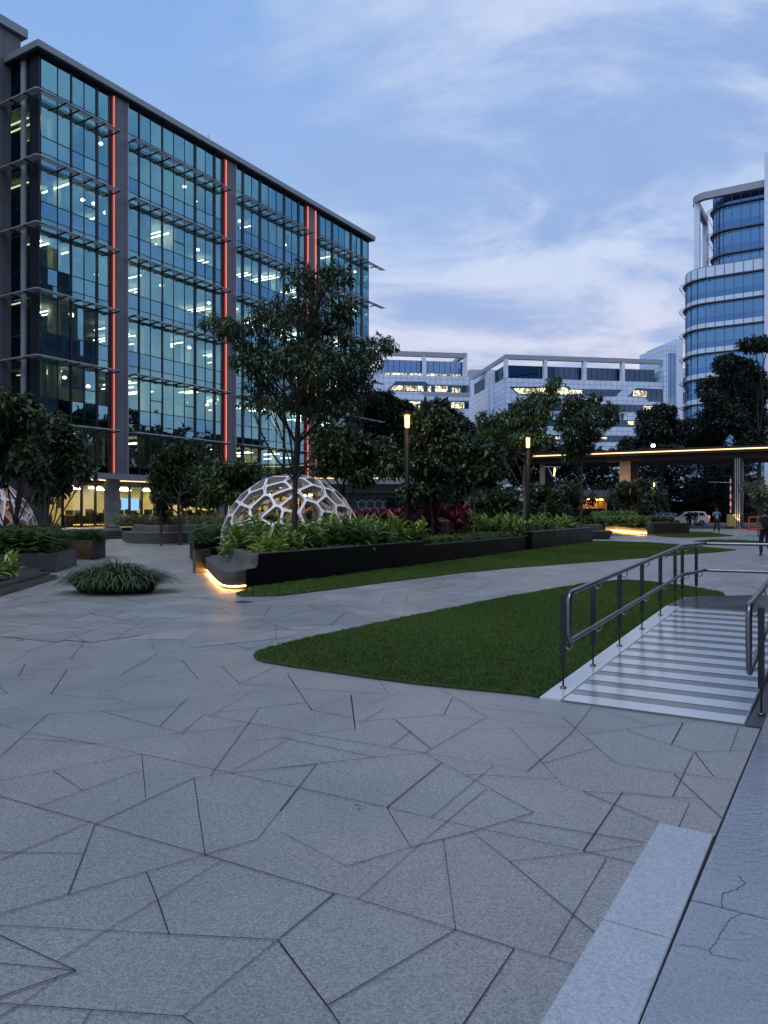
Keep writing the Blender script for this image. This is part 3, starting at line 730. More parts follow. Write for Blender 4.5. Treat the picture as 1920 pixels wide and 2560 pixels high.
# ground floor: recessed warm shopfront, canopy, columns
CAN0 = S(192); SF = 2.2
lb().box(CAN0, -1.5, 3.72, END + 1.0, 2.0, 4.08).build('canopy', MT['cornice'], blk, 'L', bevel=.01)
lb().box(CAN0 + .2, -.2, 3.66, END - 1, -.12, 3.70).build('canopy_light', MT['led_pale'], blk, 'L')
lb().box(-16, -.2, 0, S(118), RT, 4.09).build('ground_wall', MT['dark_stone'], blk, 'L')
gx0, gx1 = S(122), END
lb().box(gx0, SF, 3.4, gx1, SF + 11, 3.65).build('shop_ceiling', MT['ceiling_mat'], blk, 'L')
lb().box(gx0, SF + 6.0, .62, gx1, SF + 6.1, 3.4).build('room_partition', pm('warm wall', (.75, .64, .42), .8, nz=(.5, .12)), blk, 'L')
lb().box(gx0, SF, .55, gx1, SF + 6.0, .62).build('shop_floor', MT['room_floor'], blk, 'L')
x = gx0; i = 0
while x < gx1 - .1:
    w = 1.45 if i % 3 else 1.1
    lb().box(x + .05, SF - .005, .7, x + w - .02, SF + .005, 3.4).build('shop_window', MT['shop_glass'], blk, 'L')
    lb().box(x - .06, SF - .08, .6, x + .05, SF + .08, 3.42).build('shop_mullion', MT['mullion'], blk, 'L')
    x += w; i += 1
lb().box(gx0, SF - .1, .6, gx1, SF + .1, .72).build('shop_sill', MT['mullion'], blk, 'L')
m = lb()
for x in np.arange(gx0 + 1, gx1 - 1, 2.3):
    for y in (1.2, 3.6): m.box(x, SF + y, 3.25, x + 1.0, SF + y + .12, 3.30)
m.build('ceiling_lights', MT['warm_light'], blk, 'L')
m = lb()
for j in range(60):
    x = rB.uniform(gx0 + .3, gx1 - 1); y = SF + rB.uniform(.5, 3.8); w = rB.uniform(.4, 1.2)
    m.box(x, y, .62, x + w, y + .4, .62 + rB.uniform(.7, .82))
    if rB.random() < .8: m.box(x + .1, y + .1, 1.40, x + .1 + rB.uniform(.35, .6), y + .16, 1.40 + rB.uniform(.3, .42))
    if rB.random() < .5: m.box(x + w + .1, y, .9, x + w + .5, y + .08, 1.55)
m.build('desks', MT['room_dark'], blk, 'L')
lb().box(S(425), SF + 2.9, 1.75, S(425) + 1.6, SF + 2.95, 2.65).build('wall_screen', MT['screen'], blk, 'L')
m = lb()
for pxx, w_ in ((150, .9), (205, .7), (330, .5), (470, .6), (520, .6)):
    m.box(S(pxx), SF + 5.9, 1.9, S(pxx) + w_, SF + 5.98, 2.6)
m.build('wall_pictures', MT['room_dark'], blk, 'L')
for pxx in (275, 549, 790): lb().lathe((S(pxx), -.2, .55), [(.5, 0), (.5, 3.17)], 24).build('column', MT['concrete'], blk, 'L')
# terrace and steps before the shopfront
ter = empty('terrace', (BX, BY, 0), BR); tag(ter, kind='structure')
lb().box(-16, -3.6, -.02, END + 14, SF, .60).build('terrace_deck', MT['paving'], ter, 'L')
for i in range(3): lb().box(S(100), -3.6 - .36 * (i + 1), -.02, END + 12, -3.604 - .36 * i, .60 - .15 * (i + 1)).build('step', MT['dark_stone'], ter, 'L')

# office block to the right of the photographer, whose dark outline the glass reflects
ob = empty('office_block', (13, 2, 0), math.atan2(U.y, U.x)); tag(ob, 'dark grey office block beside the ramp, mirrored in the lower left glass bay', 'building')
lb().box(-30, -22, 0, 60, -2.0, 38).build('wall', gridmat('dark block facade', (.05, .06, .07), 3.0, 4.0, lw=.5, line=(.10, .11, .12), rough=.3, var=.3), ob, 'L')
lb().box(60.02, -22, 0, 68, -5, 33).build('wall', gridmat('dark block wing', (.05, .06, .07), 2.5, 4.0, lw=.5, line=(.10, .11, .12), rough=.3, var=.3), ob, 'L')
lb().box(-30.3, -22.3, 38.01, 60.3, -1.7, 38.6).build('roof', MT['dark_stone'], ob, 'L')

# ------------------------------------------------------------ low pavilion with a patterned screen
pvY = 57.0
pv = empty('pavilion', (3.0, pvY, 0)); tag(pv, 'low dark pavilion with patterned metal screen behind the planter trees', 'building')
X0, X1 = (790 - 960) / F * pvY, (1262 - 960) / F * pvY
lb().box(X0, pvY - 1.2, 3.65, X1, pvY + 12, 4.05).build('roof', MT['cornice'], pv, bevel=.01)
lb().box(X0, pvY - .6, 3.0, X1 - .6, pvY + 12, 3.64).build('fascia', MT['dark_stone'], pv)
lb().box(X0, pvY, 0, (1172 - 960) / F * pvY, pvY + 11, 2.99).build('wall', MT['mullion'], pv)
lb().box(X0, pvY - 1.28, 4.06, (995 - 960) / F * pvY, pvY - 1.22, 4.10).build('edge_light', MT['led_pale'], pv)
m = lb()
for xx in np.arange((895 - 960) / F * pvY, (1165 - 960) / F * pvY, .62):
    for zz in np.arange(.7, 2.85, .54):
        for a_ in (0, 1, 2):
            th = R(120 * a_ + 30); cx_, cz_ = xx + (.31 if int(round(zz / .54)) % 2 else 0), zz
            dx_, dz_ = math.cos(th) * .34, math.sin(th) * .34; nx, nz_ = -math.sin(th) * .022, math.cos(th) * .022
            m.add([(cx_ - nx, pvY - .06, cz_ - nz_), (cx_ + dx_ - nx, pvY - .06, cz_ + dz_ - nz_), (cx_ + dx_ + nx, pvY - .06, cz_ + dz_ + nz_), (cx_ + nx, pvY - .06, cz_ + nz_)], [(0, 1, 2, 3)])
m.build('lattice_screen', MT['shade'], pv)
gx = (1173 - 960) / F * pvY, (1243 - 960) / F * pvY
lb().box(gx[0], pvY + .0, .1, gx[1], pvY + .03, 2.99).build('window', glassmat('pavilion glass', (.35, .42, .42), (.4, .45, .4), .35), pv)
lb().box(gx[1], pvY - .02, 0, gx[1] + .12, pvY + .1, 3.0).build('window_frame', MT['shade'], pv)
lb().box(gx[0] + .5, pvY + 1.5, .1, gx[1] - .5, pvY + 1.6, 2.2).build('inner_wall', MT['room_wall'], pv)

# ------------------------------------------------------------ far white glass buildings
MT['panel'] = gridmat('white glass panel', (.58, .72, .90), 1.45, 1.28, lw=.13, line=(.26, .38, .55), rough=.2, var=.08)
MT['panel_plain'] = gridmat('white plain panel', (.64, .74, .90), 2.4, 1.2, lw=.08, line=(.55, .64, .78), rough=.5, var=.04, axis=2)
MT['far_beam'] = pm('grey frame beam', (.30, .33, .38), .5)
def fglass(name, col):
    m, t = newmat(name); tcn = N(t, 'ShaderNodeTexCoord'); s = N(t, 'ShaderNodeSeparateXYZ', {0: tcn.outputs['Object']})
    hx = M(t, 'ADD', s.outputs[0], s.outputs[1])
    ln = M(t, 'LESS_THAN', M(t, 'FRACT', M(t, 'DIVIDE', M(t, 'ADD', hx, 1000), 1.45)), .09)
    gl = N(t, 'ShaderNodeBsdfGlossy', {0: tuple(col) + (1,), 'Roughness': .03}); df = N(t, 'ShaderNodeBsdfDiffuse', {0: (.02, .03, .045, 1)})
    mx = N(t, 'ShaderNodeMixShader', {0: M(t, 'MULTIPLY_ADD', ln, -.75, .85), 1: df.outputs[0], 2: gl.outputs[0]}); N(t, 'ShaderNodeOutputMaterial', {0: mx.outputs[0]}); return m
MT['fglass'] = fglass('far blue glass', (.22, .36, .56)); MT['fglass_dark'] = fglass('far dark glass', (.09, .14, .20))
def litmat(name, col, s):
    m, t = newmat(name); tcn = N(t, 'ShaderNodeTexCoord'); sp_ = N(t, 'ShaderNodeSeparateXYZ', {0: tcn.outputs['Object']})
    v = N(t, 'ShaderNodeCombineXYZ', {0: M(t, 'FLOOR', M(t, 'DIVIDE', sp_.outputs[0], 1.45)), 1: 0.0, 2: M(t, 'FLOOR', M(t, 'MULTIPLY', sp_.outputs[2], .9))})
    wn = N(t, 'ShaderNodeTexWhiteNoise', {0: v.outputs[0]})
    n = N(t, 'ShaderNodeTexNoise', {'Vector': tcn.outputs['Object'], 'Scale': 1.8, 'Detail': 3.0})
    k = M(t, 'MULTIPLY', M(t, 'MULTIPLY_ADD', wn.outputs[0], .8, .15), M(t, 'MULTIPLY_ADD', SM(t, n.outputs[0], .42, .62), 1.4, .25))
    ln = M(t, 'GREATER_THAN', M(t, 'FRACT', M(t, 'DIVIDE', M(t, 'ADD', sp_.outputs[0], 1000), 1.45)), .09)
    e = N(t, 'ShaderNodeEmission', {0: tuple(col) + (1,), 1: M(t, 'MULTIPLY', M(t, 'MULTIPLY', k, ln), s)}); N(t, 'ShaderNodeOutputMaterial', {0: e.outputs[0]}); return m
MT['lit_window'] = litmat('lit office window', (1.0, .90, .60), 2.2)
class Front:
    """a building front through image column pa at depth Ya, running at angle a to the picture plane"""
    def __init__(s, name, label, pa, Ya, ang):
        s.o = Vector(((pa - 960) / F * Ya, Ya, 0)); s.a = ang; s.e = empty(name, s.o, ang); tag(s.e, label, 'building')
        s.d = Vector((math.cos(ang), math.sin(ang), 0))
    def xz(s, px, py):
        a = (px - 960) / F; x = (a * s.o.y - s.o.x) / (s.d.x - a * s.d.y); Y = s.o.y + s.d.y * x
        return x, CH + (1280 - py) / F * Y
    def poly(s, name, pts, mat, y=-.05):
        q = [s.xz(*p) for p in pts]
        return MB().add([(x, y, z) for x, z in q], [tuple(range(len(q)))]).build(name, mat, s.e, 'L')
    def box(s, name, p0, p1, mat, y0=0, y1=20, zb=None):
        x0, z0 = s.xz(*p0); x1, z1 = s.xz(*p1)
        return MB().box(x0, y0, z0 if zb is None else zb, x1, y1, z1).build(name, mat, s.e, 'L')
f1 = Front('glass_office', 'far white glass office with open roof frame, nearest the red lit building', 900, 186, R(9))
f1.box('body', (885, 0), (1173, 942), MT['panel'], 0, 30, 0)
f1.box('upper_storey', (963, 938), (1162, 901), MT['fglass'], 2.0, 24)
f1.poly('lit_ledge', [(963, 936), (1158, 941), (1158, 933), (963, 928)], MT['lit_window'], 1.9)
f1.box('roof_beam', (963, 888), (1168, 883), MT['far_beam'], 0, 1.0); f1.box('roof_beam', (1160, 889), (1168, 880), MT['far_beam'], 1.0, 26)
f1.box('roof_post', (1057, 940), (1065.5, 889), MT['panel_plain'], 0, 1.2); f1.box('roof_post', (1161, 943), (1168.5, 889), MT['panel_plain'], 0, 1.2)
f1.box('roof_block', (1088, 903), (1150, 893), MT['far_beam'], 9, 16)
for i, pts in enumerate((((966, 977), (990, 953), (1063, 954), (1073, 962), (1172, 964), (1172, 982), (1050, 979)), ((1050, 981), (1172, 984), (1172, 992), (1062, 990)),
                         ((1000, 1000), (1172, 1003), (1172, 1022), (1000, 1019)), ((900, 1040), (1172, 1043), (1172, 1060), (900, 1056)), ((900, 1080), (1172, 1082), (1172, 1100), (900, 1098)))):
    f1.poly('window_band', pts, MT['fglass_dark'] if i != 1 else MT['far_beam'])
for pts in (((975, 975), (985, 964), (1058, 965), (1058, 978)), ((1069, 966), (1077, 966), (1077, 980), (1069, 980)), ((1088, 965), (1118, 966), (1118, 980), (1088, 979)), ((1130, 969), (1150, 970), (1150, 981), (1130, 981)),
            ((1128, 1006), (1160, 1007), (1160, 1021), (1128, 1020)), ((1020, 1003), (1050, 1004), (1050, 1018), (1020, 1018))):
    f1.poly('lit_window', pts, MT['lit_window'], -.09)
f2 = Front('glass_office', 'wide far white glass office with open roof frame and slanted window bands', 1263, 186, R(9))
f2.box('body', (1263, 0), (1656, 956), MT['panel'], 0, 45, 0)
f2.box('upper_storey', (1269, 950), (1646, 921), MT['fglass_dark'], 2.0, 30)
f2.poly('side_wall', [(1263, 1180), (1263, 947), (1263.01, 947)], MT['panel'], 0)
f2.box('roof_beam', (1263, 897), (1655, 899), MT['far_beam'], 0, 1.0); f2.box('roof_beam', (1263, 897), (1268, 886), MT['far_beam'], 1.0, 30)
for p in (1263, 1361, 1459, 1555): f2.box('roof_post', (p, 948 + (p - 1263) * .02), (p + 7.5, 897.5 + (p - 1263) * .031), MT['panel_plain'], 0, 1.4)
for i, pts in enumerate((((1274, 967), (1423, 966), (1427, 972), (1555, 974), (1539, 991), (1296, 988)), ((1569, 991), (1590, 970), (1656, 973), (1656, 1004), (1621, 1003), (1612, 994)),
                         ((1372, 1027), (1390, 1007), (1634, 1013), (1641, 1021), (1641, 1031)), ((1270, 1008), (1340, 1009), (1320, 1026), (1270, 1025)), ((1270, 1047), (1654, 1051), (1654, 1068), (1270, 1064)), ((1270, 1086), (1654, 1090), (1654, 1106), (1270, 1103)),
                         ((1270, 1126), (1654, 1130), (1654, 1146), (1270, 1143)))):
    f2.poly('window_band', pts, MT['fglass_dark'])
for pts in (((1282, 971), (1415, 969), (1420, 974), (1455, 976), (1455, 986), (1298, 985)), ((1582, 990), (1584, 976), (1616, 978), (1616, 993)), ((1608, 1015), (1632, 1016), (1638, 1022), (1638, 1030), (1608, 1028)),
            ((1405, 1014), (1450, 1015), (1450, 1024), (1405, 1023)), ((1570, 1053), (1585, 1053), (1585, 1062), (1570, 1062)), ((1290, 1090), (1400, 1092), (1400, 1098), (1290, 1097)), ((1440, 1092), (1520, 1093), (1520, 1098), (1440, 1097))):
    f2.poly('lit_window', pts, MT['lit_window'], -.09)
f2.box('stair_tower', (1656.5, 0), (1685, 866), MT['panel'], -.6, 12, 0)
f2.box('stair_tower', (1685.2, 0), (1701, 850), MT['panel_plain'], -1.2, 14, 0)
f2.poly('stair_window', [(1667, 1100), (1684, 1100), (1684, 884), (1667, 884)], MT['fglass'], -.65)
f2.box('link_block', (1701.3, 0), (1738, 915), MT['panel'], 3, 25, 0)
for a, b in ((938, 964), (976, 1003), (1012, 1040)): f2.poly('window_band', [(1702, b), (1735, b + 1), (1735, a + 1), (1702, a)], MT['fglass_dark'], 2.9)
for a, b in ((944, 956), (980, 994)): f2.poly('lit_window', [(1703, b), (1718, b), (1718, a), (1703, a)], MT['lit_window'], 2.86)
for t_ in np.arange(3, 42, 6): pass
wl = empty('white_wing', (31, 215, 0)); tag(wl, 'blank white clad wing between the two far glass offices', 'building')
a_ = P(1227, 925, 196); b_ = P(1176, 951, 232)
n_ = Vector((12, 2, 0))
m = MB(); m.add([(a_.x, a_.y, 0), (b_.x, b_.y, 0), (b_.x, b_.y, b_.z), (a_.x, a_.y, a_.z), (a_.x + 14, a_.y + 2, 0), (b_.x + 14, b_.y + 2, 0), (b_.x + 14, b_.y + 2, b_.z), (a_.x + 14, a_.y + 2, a_.z)],
      [(0, 3, 2, 1), (4, 5, 6, 7), (0, 4, 7, 3), (1, 2, 6, 5), (3, 7, 6, 2)]).build('wall', MT['panel_plain'], wl)
c_ = P(1172, 935, 236); MB().box(c_.x, 236, 0, c_.x + 7.5, 250, P(0, 924, 236).z).build('roof_block', MT['far_beam'], wl)

# ------------------------------------------------------------ rounded glass tower on the right
tw = empty('round_tower', (50.3, 120, 0)); tag(tw, 'tall rounded blue glass tower with white bands and ledges at the right edge', 'building')
T0 = Vector((50.3, 120, 0)); TD = V.copy(); TN = U.copy()            # along the front, into the building
def plan(off, rad, x_start, x_end, n=12, back=26):
    """outline set back by off, rounded at its left end, from back-left round to the right"""
    pts = [T0 + TD * (x_start - rad) + TN * (off + back)]
    for i in range(n + 1):
        th = math.pi - (math.pi / 2) * i / n
        pts.append(T0 + TD * (x_start + rad * math.cos(th)) + TN * (off + rad - rad * math.sin(th)))
    pts.append(T0 + TD * x_end + TN * off)
    return pts
def wallband(name, pts, z0, z1, mat):
    m = MB()
    for a, b in zip(pts[:-1], pts[1:]): m.add([(a.x, a.y, z0), (b.x, b.y, z0), (b.x, b.y, z1), (a.x, a.y, z1)], [(0, 1, 2, 3)], True)
    return m.build(name, mat, tw)
XR = 8.85
MT['tw_white'] = pm('tower white glass band', (.62, .76, .94), .2); MT['tw_glass'] = glassmat('tower blue glass', (.17, .32, .50), (.004, .008, .014), .88); MT['tw_glass2'] = glassmat('tower blue sill glass', (.13, .25, .45), (.004, .008, .014), .88)
MT['ledge'] = pm('dark ledge', (.12, .13, .15), .4)
drum = plan(0, 4.2, 1.0, XR)
lz = [38.3, 34.36, 30.42, 26.5, 22.56, 18.6, 14.7, 10.8, 6.8]
wallband('parapet', drum, 38.45, 40.2, MT['tw_white'])
def fullplan(pts): return [xy(p) for p in pts] + [xy(T0 + TD * XR + TN * 26)]
MB().prism(fullplan(drum), 40.2, 40.3).build('drum_roof', MT['ledge'], tw)
def ledge(pts, z, o=1.0):
    m = MB(); outp = []
    for i, p in enumerate(pts):
        t = (pts[min(i + 1, len(pts) - 1)] - pts[max(i - 1, 0)]).normalized(); outp.append(p + Vector((t.y, -t.x, 0)) * o)
    m.tube([q + Vector((0, 0, z)) for q in outp], .045, 6)
    hp_ = [p.lerp(q, .5) for p, q in zip(pts, outp)]
    for a, b, c, d in zip(pts[:-1], pts[1:], hp_[1:], hp_[:-1]): m.add([(q.x, q.y, z) for q in (a, b, c, d)] + [(q.x, q.y, z + .10) for q in (a, b, c, d)], [(0, 3, 2, 1), (4, 5, 6, 7), (2, 3, 7, 6)])
    for a, b in zip(pts[1::2], outp[1::2]): m.tube([a + Vector((0, 0, z - .5)), b + Vector((0, 0, z)), a + Vector((0, 0, z + .05))], .04, 4)
    return m.build('ledge', MT['ledge'], tw)
for i, z in enumerate(lz):
    nx_ = lz[i + 1] if i + 1 < len(lz) else -.5
    ledge(drum, z, .95)
    wallband('window_band', drum, z - 2.0, z, MT['tw_glass']); wallband('sill_band', drum, nx_ + .95, z - 2.0, MT['tw_glass2'])
    wallband('white_band', drum, nx_ + .12, nx_ + .95, MT['tw_white'])
# mullions
def mulls(pts, z0, z1, step):
    m = MB(); L = 0; nxt = step * .5
    for a, b in zip(pts[1:-1], pts[2:]):
        l = (b - a).length
        while nxt < L + l:
            p = a + (b - a) * ((nxt - L) / l); t = (b - a).normalized(); o = Vector((t.y, -t.x, 0)) * .06
            m.obox(p + o * .5, t, None, .045, .05, z0, z1); nxt += step
        L += l
    return m.build('mullions', MT['ledge'], tw)
mulls(drum, 3, 40.2, 1.35)
up = plan(1.6, 2.6, 3.6, XR)
zs = [49.75, 45.85, 42.1, 40.3]
wallband('window_band', up, 49.9, 52.0, MT['tw_glass2'])
for i in range(3):
    z = zs[i]; ledge(up, z, 1.0)
    wallband('window_band', up, zs[i + 1] + 1.5 if i < 2 else 40.3, z, MT['tw_glass'])
    if i < 2: wallband('sill_band', up, zs[i + 1] + .1, zs[i + 1] + 1.5, MT['tw_glass2'])
mulls(up, 40.3, 52, 1.3)
MB().prism(fullplan(up), 52.0, 52.1).build('roof', MT['ledge'], tw)
# roof frame: beam round the corner on two posts
fr = plan(.0, 2.4, .6, XR, back=12); m = MB()
inn = [p + TN * .9 + TD * .0 for p in fr]
def ribbon(pts, z0, z1, w):
    m = MB(); q = []
    for i, p in enumerate(pts):
        t = (pts[min(i + 1, len(pts) - 1)] - pts[max(i - 1, 0)]).normalized(); q.append(p - Vector((t.y, -t.x, 0)) * w)
    for i in range(len(pts) - 1):
        a, b, c, d = pts[i], pts[i + 1], q[i + 1], q[i]
        vs = [(v.x, v.y, z0) for v in (a, b, c, d)] + [(v.x, v.y, z1) for v in (a, b, c, d)]
        m.add(vs, [(0, 3, 2, 1), (4, 5, 6, 7), (0, 1, 5, 4), (2, 3, 7, 6)])
    return m
ribbon(fr, 51.0, 52.1, .8).build('frame_beam', MT['far_beam'], tw)
p_ = fr[5]; MB().obox(p_ + TN * .3 + TD * .45, TD, None, .42, .42, 40.2, 51.0).build('frame_post', MT['panel_plain'], tw)
p_ = fr[0]; MB().obox(p_ + TD * .4, TD, None, .42, .42, 40.2, 51.0).build('frame_post', MT['panel_plain'], tw)
e_ = T0 + TD * XR
MB().prism([xy(e_ + TN * -1.0), xy(e_ + TD * 9 + TN * -1.0), xy(e_ + TD * 9 + TN * 24), xy(e_ + TN * 24)], 0, 55.7).build('side_slab', MT['panel_plain'], tw)
# ============================================================ planters and benches
def Lr(a, b, t): return a + (b - a) * t
def resample(pts, step):
    out = [Vector(pts[0])]
    for a, b in zip(pts[:-1], pts[1:]):
        a, b = Vector(a), Vector(b); n = max(1, int((b - a).length / step))
        out += [a + (b - a) * (i / n) for i in range(1, n + 1)]
    return out
def offset_line(pts, d):
    out = []
    for i, p in enumerate(pts):
        t = (pts[min(i + 1, len(pts) - 1)] - pts[max(i - 1, 0)]).normalized(); out.append(p + Vector((-t.y, t.x, 0)) * d)
    return out
def loft(line, prof, caps=True):
    """sweep a profile [(offset inward, z)] along a plan line; inward is to the left of travel when positive"""
    m = MB(); n = len(prof); lines = [offset_line(line, o) for o, z in prof]; vs = []
    for i in range(len(line)):
        for j in range(n): q = lines[j][i]; vs.append((q.x, q.y, prof[j][1]))
    m.add(vs, [(i * n + j, (i + 1) * n + j, (i + 1) * n + j + 1, i * n + j + 1) for i in range(len(line) - 1) for j in range(n - 1)], False)
    if caps: m.add(vs[:n] + vs[-n:], [tuple(range(n)), tuple(range(2 * n - 1, n - 1, -1))])
    return m
def smoothline(pts, it=2):
    p = [Vector(q) for q in pts]
    for _ in range(it):
        q = [p[0]]
        for a, b in zip(p[:-1], p[1:]): q += [a * .75 + b * .25, a * .25 + b * .75]
        p = q + [p[-1]]
    return p
WU = Vector((.488, .873, 0)); WV = Vector((-.873, .488, 0))           # along the long wall / into the bed
C0 = G(614.5, 1472)
fr_ = smoothline([G(507.5, 1424), G(524, 1443), G(540, 1461), G(556, 1473), G(585, 1474.5), C0], 2)
lp_ = empty('garden_planter', (C0.x, C0.y, 0)); tag(lp_, 'long black granite planter with a lit grey stone bench at its near end', 'planter')
def atn(pts, n):
    L = [0]
    for p, q in zip(pts[:-1], pts[1:]): L.append(L[-1] + (q - p).length)
    out = []
    for i in range(n):
        d = L[-1] * i / (n - 1); j = max(k for k in range(len(L)) if L[k] <= d + 1e-9); j = min(j, len(pts) - 2)
        out.append(pts[j] + (pts[j + 1] - pts[j]) * ((d - L[j]) / max(1e-9, L[j + 1] - L[j])))
    return out
ln = fr_
NB = 40
front = atn(fr_, NB); back = atn(smoothline([Vector((-4.40, 20.9, 0)), Vector((-3.4, 17.5, 0)), Vector((-2.98, 16.1, 0)), C0 + WU * .42], 2), NB)
prof = [(.10, 0.0), (.10, .055), (.04, .075), (0, .11), (-.02, .36), (0.0, .395), (.06, .405), (.70, .41), (.84, .44), (.92, .50), (.97, .60), (1.0, .70), (1.03, .715), (1.45, .716), (1.45, .3)]
m = MB(); k = len(prof); vs = []
for p, q in zip(front, back):
    w = max(.3, (q - p).length)
    for f, z in prof: r_ = p + (q - p) * f; vs.append((r_.x, r_.y, z))
m.add(vs, [(i * k + j, i * k + j + 1, (i + 1) * k + j + 1, (i + 1) * k + j) for i in range(NB - 1) for j in range(k - 1)], True)
m.add(vs[:k], [tuple(range(k))])
m.build('bench', MT['grey_stone'], lp_)
led = [p + (q - p) * .06 for p, q in zip(front, back)]
MB().tube([q + Vector((0, 0, .064)) for q in led], .012, 6).build('led_strip', MT['led'], lp_)
# end face: black slab closing bench and wall
def wallseg(name, t0, t1, z, off=0.0, th=.14, mat=None, cop=True):
    a = C0 + WU * t0 - WV * off; b = C0 + WU * t1 - WV * off
    m = MB(); npan = max(1, round((t1 - t0) / 2.1)); pl_ = (b - a) / npan
    for i in range(npan): m.prism([xy(a + pl_ * i + WU * .004), xy(a + pl_ * (i + 1) - WU * .004), xy(a + pl_ * (i + 1) - WU * .004 + WV * th), xy(a + pl_ * i + WU * .004 + WV * th)], -.01, z)
    o = m.build(name, mat or MT['black'], lp_, bevel=.006)
    if cop: MB().prism([xy(a - WV * .006 - WU * 0), xy(b - WV * .006), xy(b + WV * (th + .16)), xy(a + WV * (th + .16))], z + .001, z + .022).build('coping', MT['dark_stone'], lp_)
    return o
wallseg('wall', .42, 8.4, .69); wallseg('wall', 8.403, 19.0, .565); wallseg('wall', 18.3, 28.5, .755, off=.16, th=.155)
m = MB(); yz = [(0, 0), (.42, 0), (.42, .69), (.40, .50), (.34, .43), (.26, .405), (0, .40)]
vs = []
for w in (-.012, .02):
    for t, z in yz: q = C0 + WU * (t + .0) + WV * w; vs.append((q.x, q.y, z))
k = len(yz); m.add(vs, [tuple(range(k)), tuple(range(2 * k - 1, k - 1, -1))] + [(i, (i + 1) % k, k + (i + 1) % k, k + i) for i in range(k)])
m.build('end_panel', MT['black'], lp_)
# far walls of the bed
A_ = fr_[0]
bed = [C0 + WU * .5 + WV * .1, C0 + WU * 28.3, C0 + WU * 28.3 + WV * 6.0, C0 + WU * 9 + WV * 8.2, A_ + WU * 3.2 + WV * .6, A_ + WU * .9 + WV * -.1] + [back[0] * 1 + (back[0] - front[0]) * .3] + [p + (p - q) * .3 for p, q in zip(back[8:], front[8:])]
MB().prism([xy(p) for p in bed], .0, .52).build('soil', MT['soil'], lp_)
bl = [A_ + WU * .03, A_ + WU * 3.2 + WV * .9, C0 + WU * 9 + WV * 8.3, C0 + WU * 28.3 + WV * 6.1]
loft(bl, [(-.0, 0), (-.0, .60), (-.14, .60), (-.14, 0)]).build('wall', MT['black'], lp_)
# thin dark upright slab at the far end of the bench
a = G(500.5, 1431); MB().obox(a + Vector((.05, 0, 0)), WV, None, .05, .30, 0, .60).build('end_slab', MT['grey_stone'], lp_, bevel=.005)
# second black block beside the passage
b2 = empty('planter_block', G(486, 1406)); tag(b2, 'black polished planter block with ferns, behind the lit bench end', 'planter')
q1, q2, q3 = G(474.2, 1395), G(486, 1406), G(505, 1400)
q2b = q2 + (q3 - q2).normalized() * 2.2; dd = (q1 - q2)
MB().prism([xy(q1), xy(q2), xy(q2b), xy(q2b + WU * 5), xy(q1 + WU * 2.5)], 0, .655).build('wall', MT['black'], b2, bevel=.008)
MB().prism([xy(p) for p in (q1 + Vector((.25, .2, 0)), q2 + Vector((.1, .3, 0)), q2b + Vector((-.2, .3, 0)), q2b + WU * 4.7, q1 + WU * 2.3)], .6, .68).build('soil', MT['soil'], b2)
# bench far centre with planting behind
def bench(name, label, base, zs_, seat, back, depth, mat=None, left=True, plant=3.0, skirt=.10):
    o = empty(name, base[0]); tag(o, label, 'bench')
    l = smoothline(base, 2); s = 1
    if offset_line(l, 1.0)[len(l) // 2].length < l[len(l) // 2].length: s = -1
    pr = [(skirt, 0), (.02, seat - .05), (0, seat), (.03, seat + .015), (depth - .1, seat + .02), (depth, seat + .06), (depth + .06, back - .05), (depth + .1, back), (depth + .35, back), (depth + .35, 0)]
    loft(l, [(a * s, z) for a, z in pr]).build('seat', mat or MT['grey_stone'], o)
    inner = offset_line(l, (depth + .3) * s); outer = offset_line(l, (depth + plant) * s)
    MB().prism([xy(p) for p in inner + outer[::-1]], 0, back - .06).build('soil', MT['soil'], o)
    return o, inner, outer
bench('stone_bench', 'curved grey stone bench in front of the shopfront trees', [G(303, 1352), G(312, 1357), G(340, 1359.5), G(420, 1359.5), G(478, 1358), G(540, 1352)], 0, .52, .93, .55)
kb_ = G(262, 1345); ke = G(340, 1345)
o = MB().prism([xy(kb_), xy(ke), xy(ke + Vector((0, 2.5, 0))), xy(kb_ + Vector((0, 2.5, 0)))], 0, .64).build('planter_block', MT['black'], bevel=.01); tag(o, 'small black planter block left of the curved grey bench', 'planter')
# benches far right of the long planter
b0, b1 = G(1463, 1348), G(1541, 1348)
bench('stone_bench', 'small grey stone bench at the far end of the long black planter', [b0 + Vector((-.8, .8, 0)), b0, b1, b1 + Vector((.3, 2.5, 0))], 0, .46, .86, .6, skirt=.25)
c1_, c2_ = G(1543, 1331), G(1613, 1337)
lbn, _, _ = bench('stone_bench', 'low far bench glowing underneath beside the clipped hedge', [c1_ + Vector((-.8, .7, 0)), c1_, G(1585, 1336), c2_], 0, .50, .85, .5, skirt=.30, plant=3.5)
MB().tube([p + Vector((.0, .0, .12)) for p in offset_line(smoothline([c1_ + Vector((-.8, .7, 0)), c1_, G(1585, 1336), c2_]), .10)], .04, 6).build('led_strip', MT['led_soft'], lbn)
e1_, e2_ = G(1613, 1333), G(1654, 1329)
o = MB().prism([xy(e1_), xy(e2_), xy(e2_ + WU * 4), xy(e1_ + WU * 4)], 0, .80).build('planter_wall', MT['dark_stone'], bevel=.01); tag(o, 'plain dark stone planter wall between the glowing bench and the hedge', 'planter')

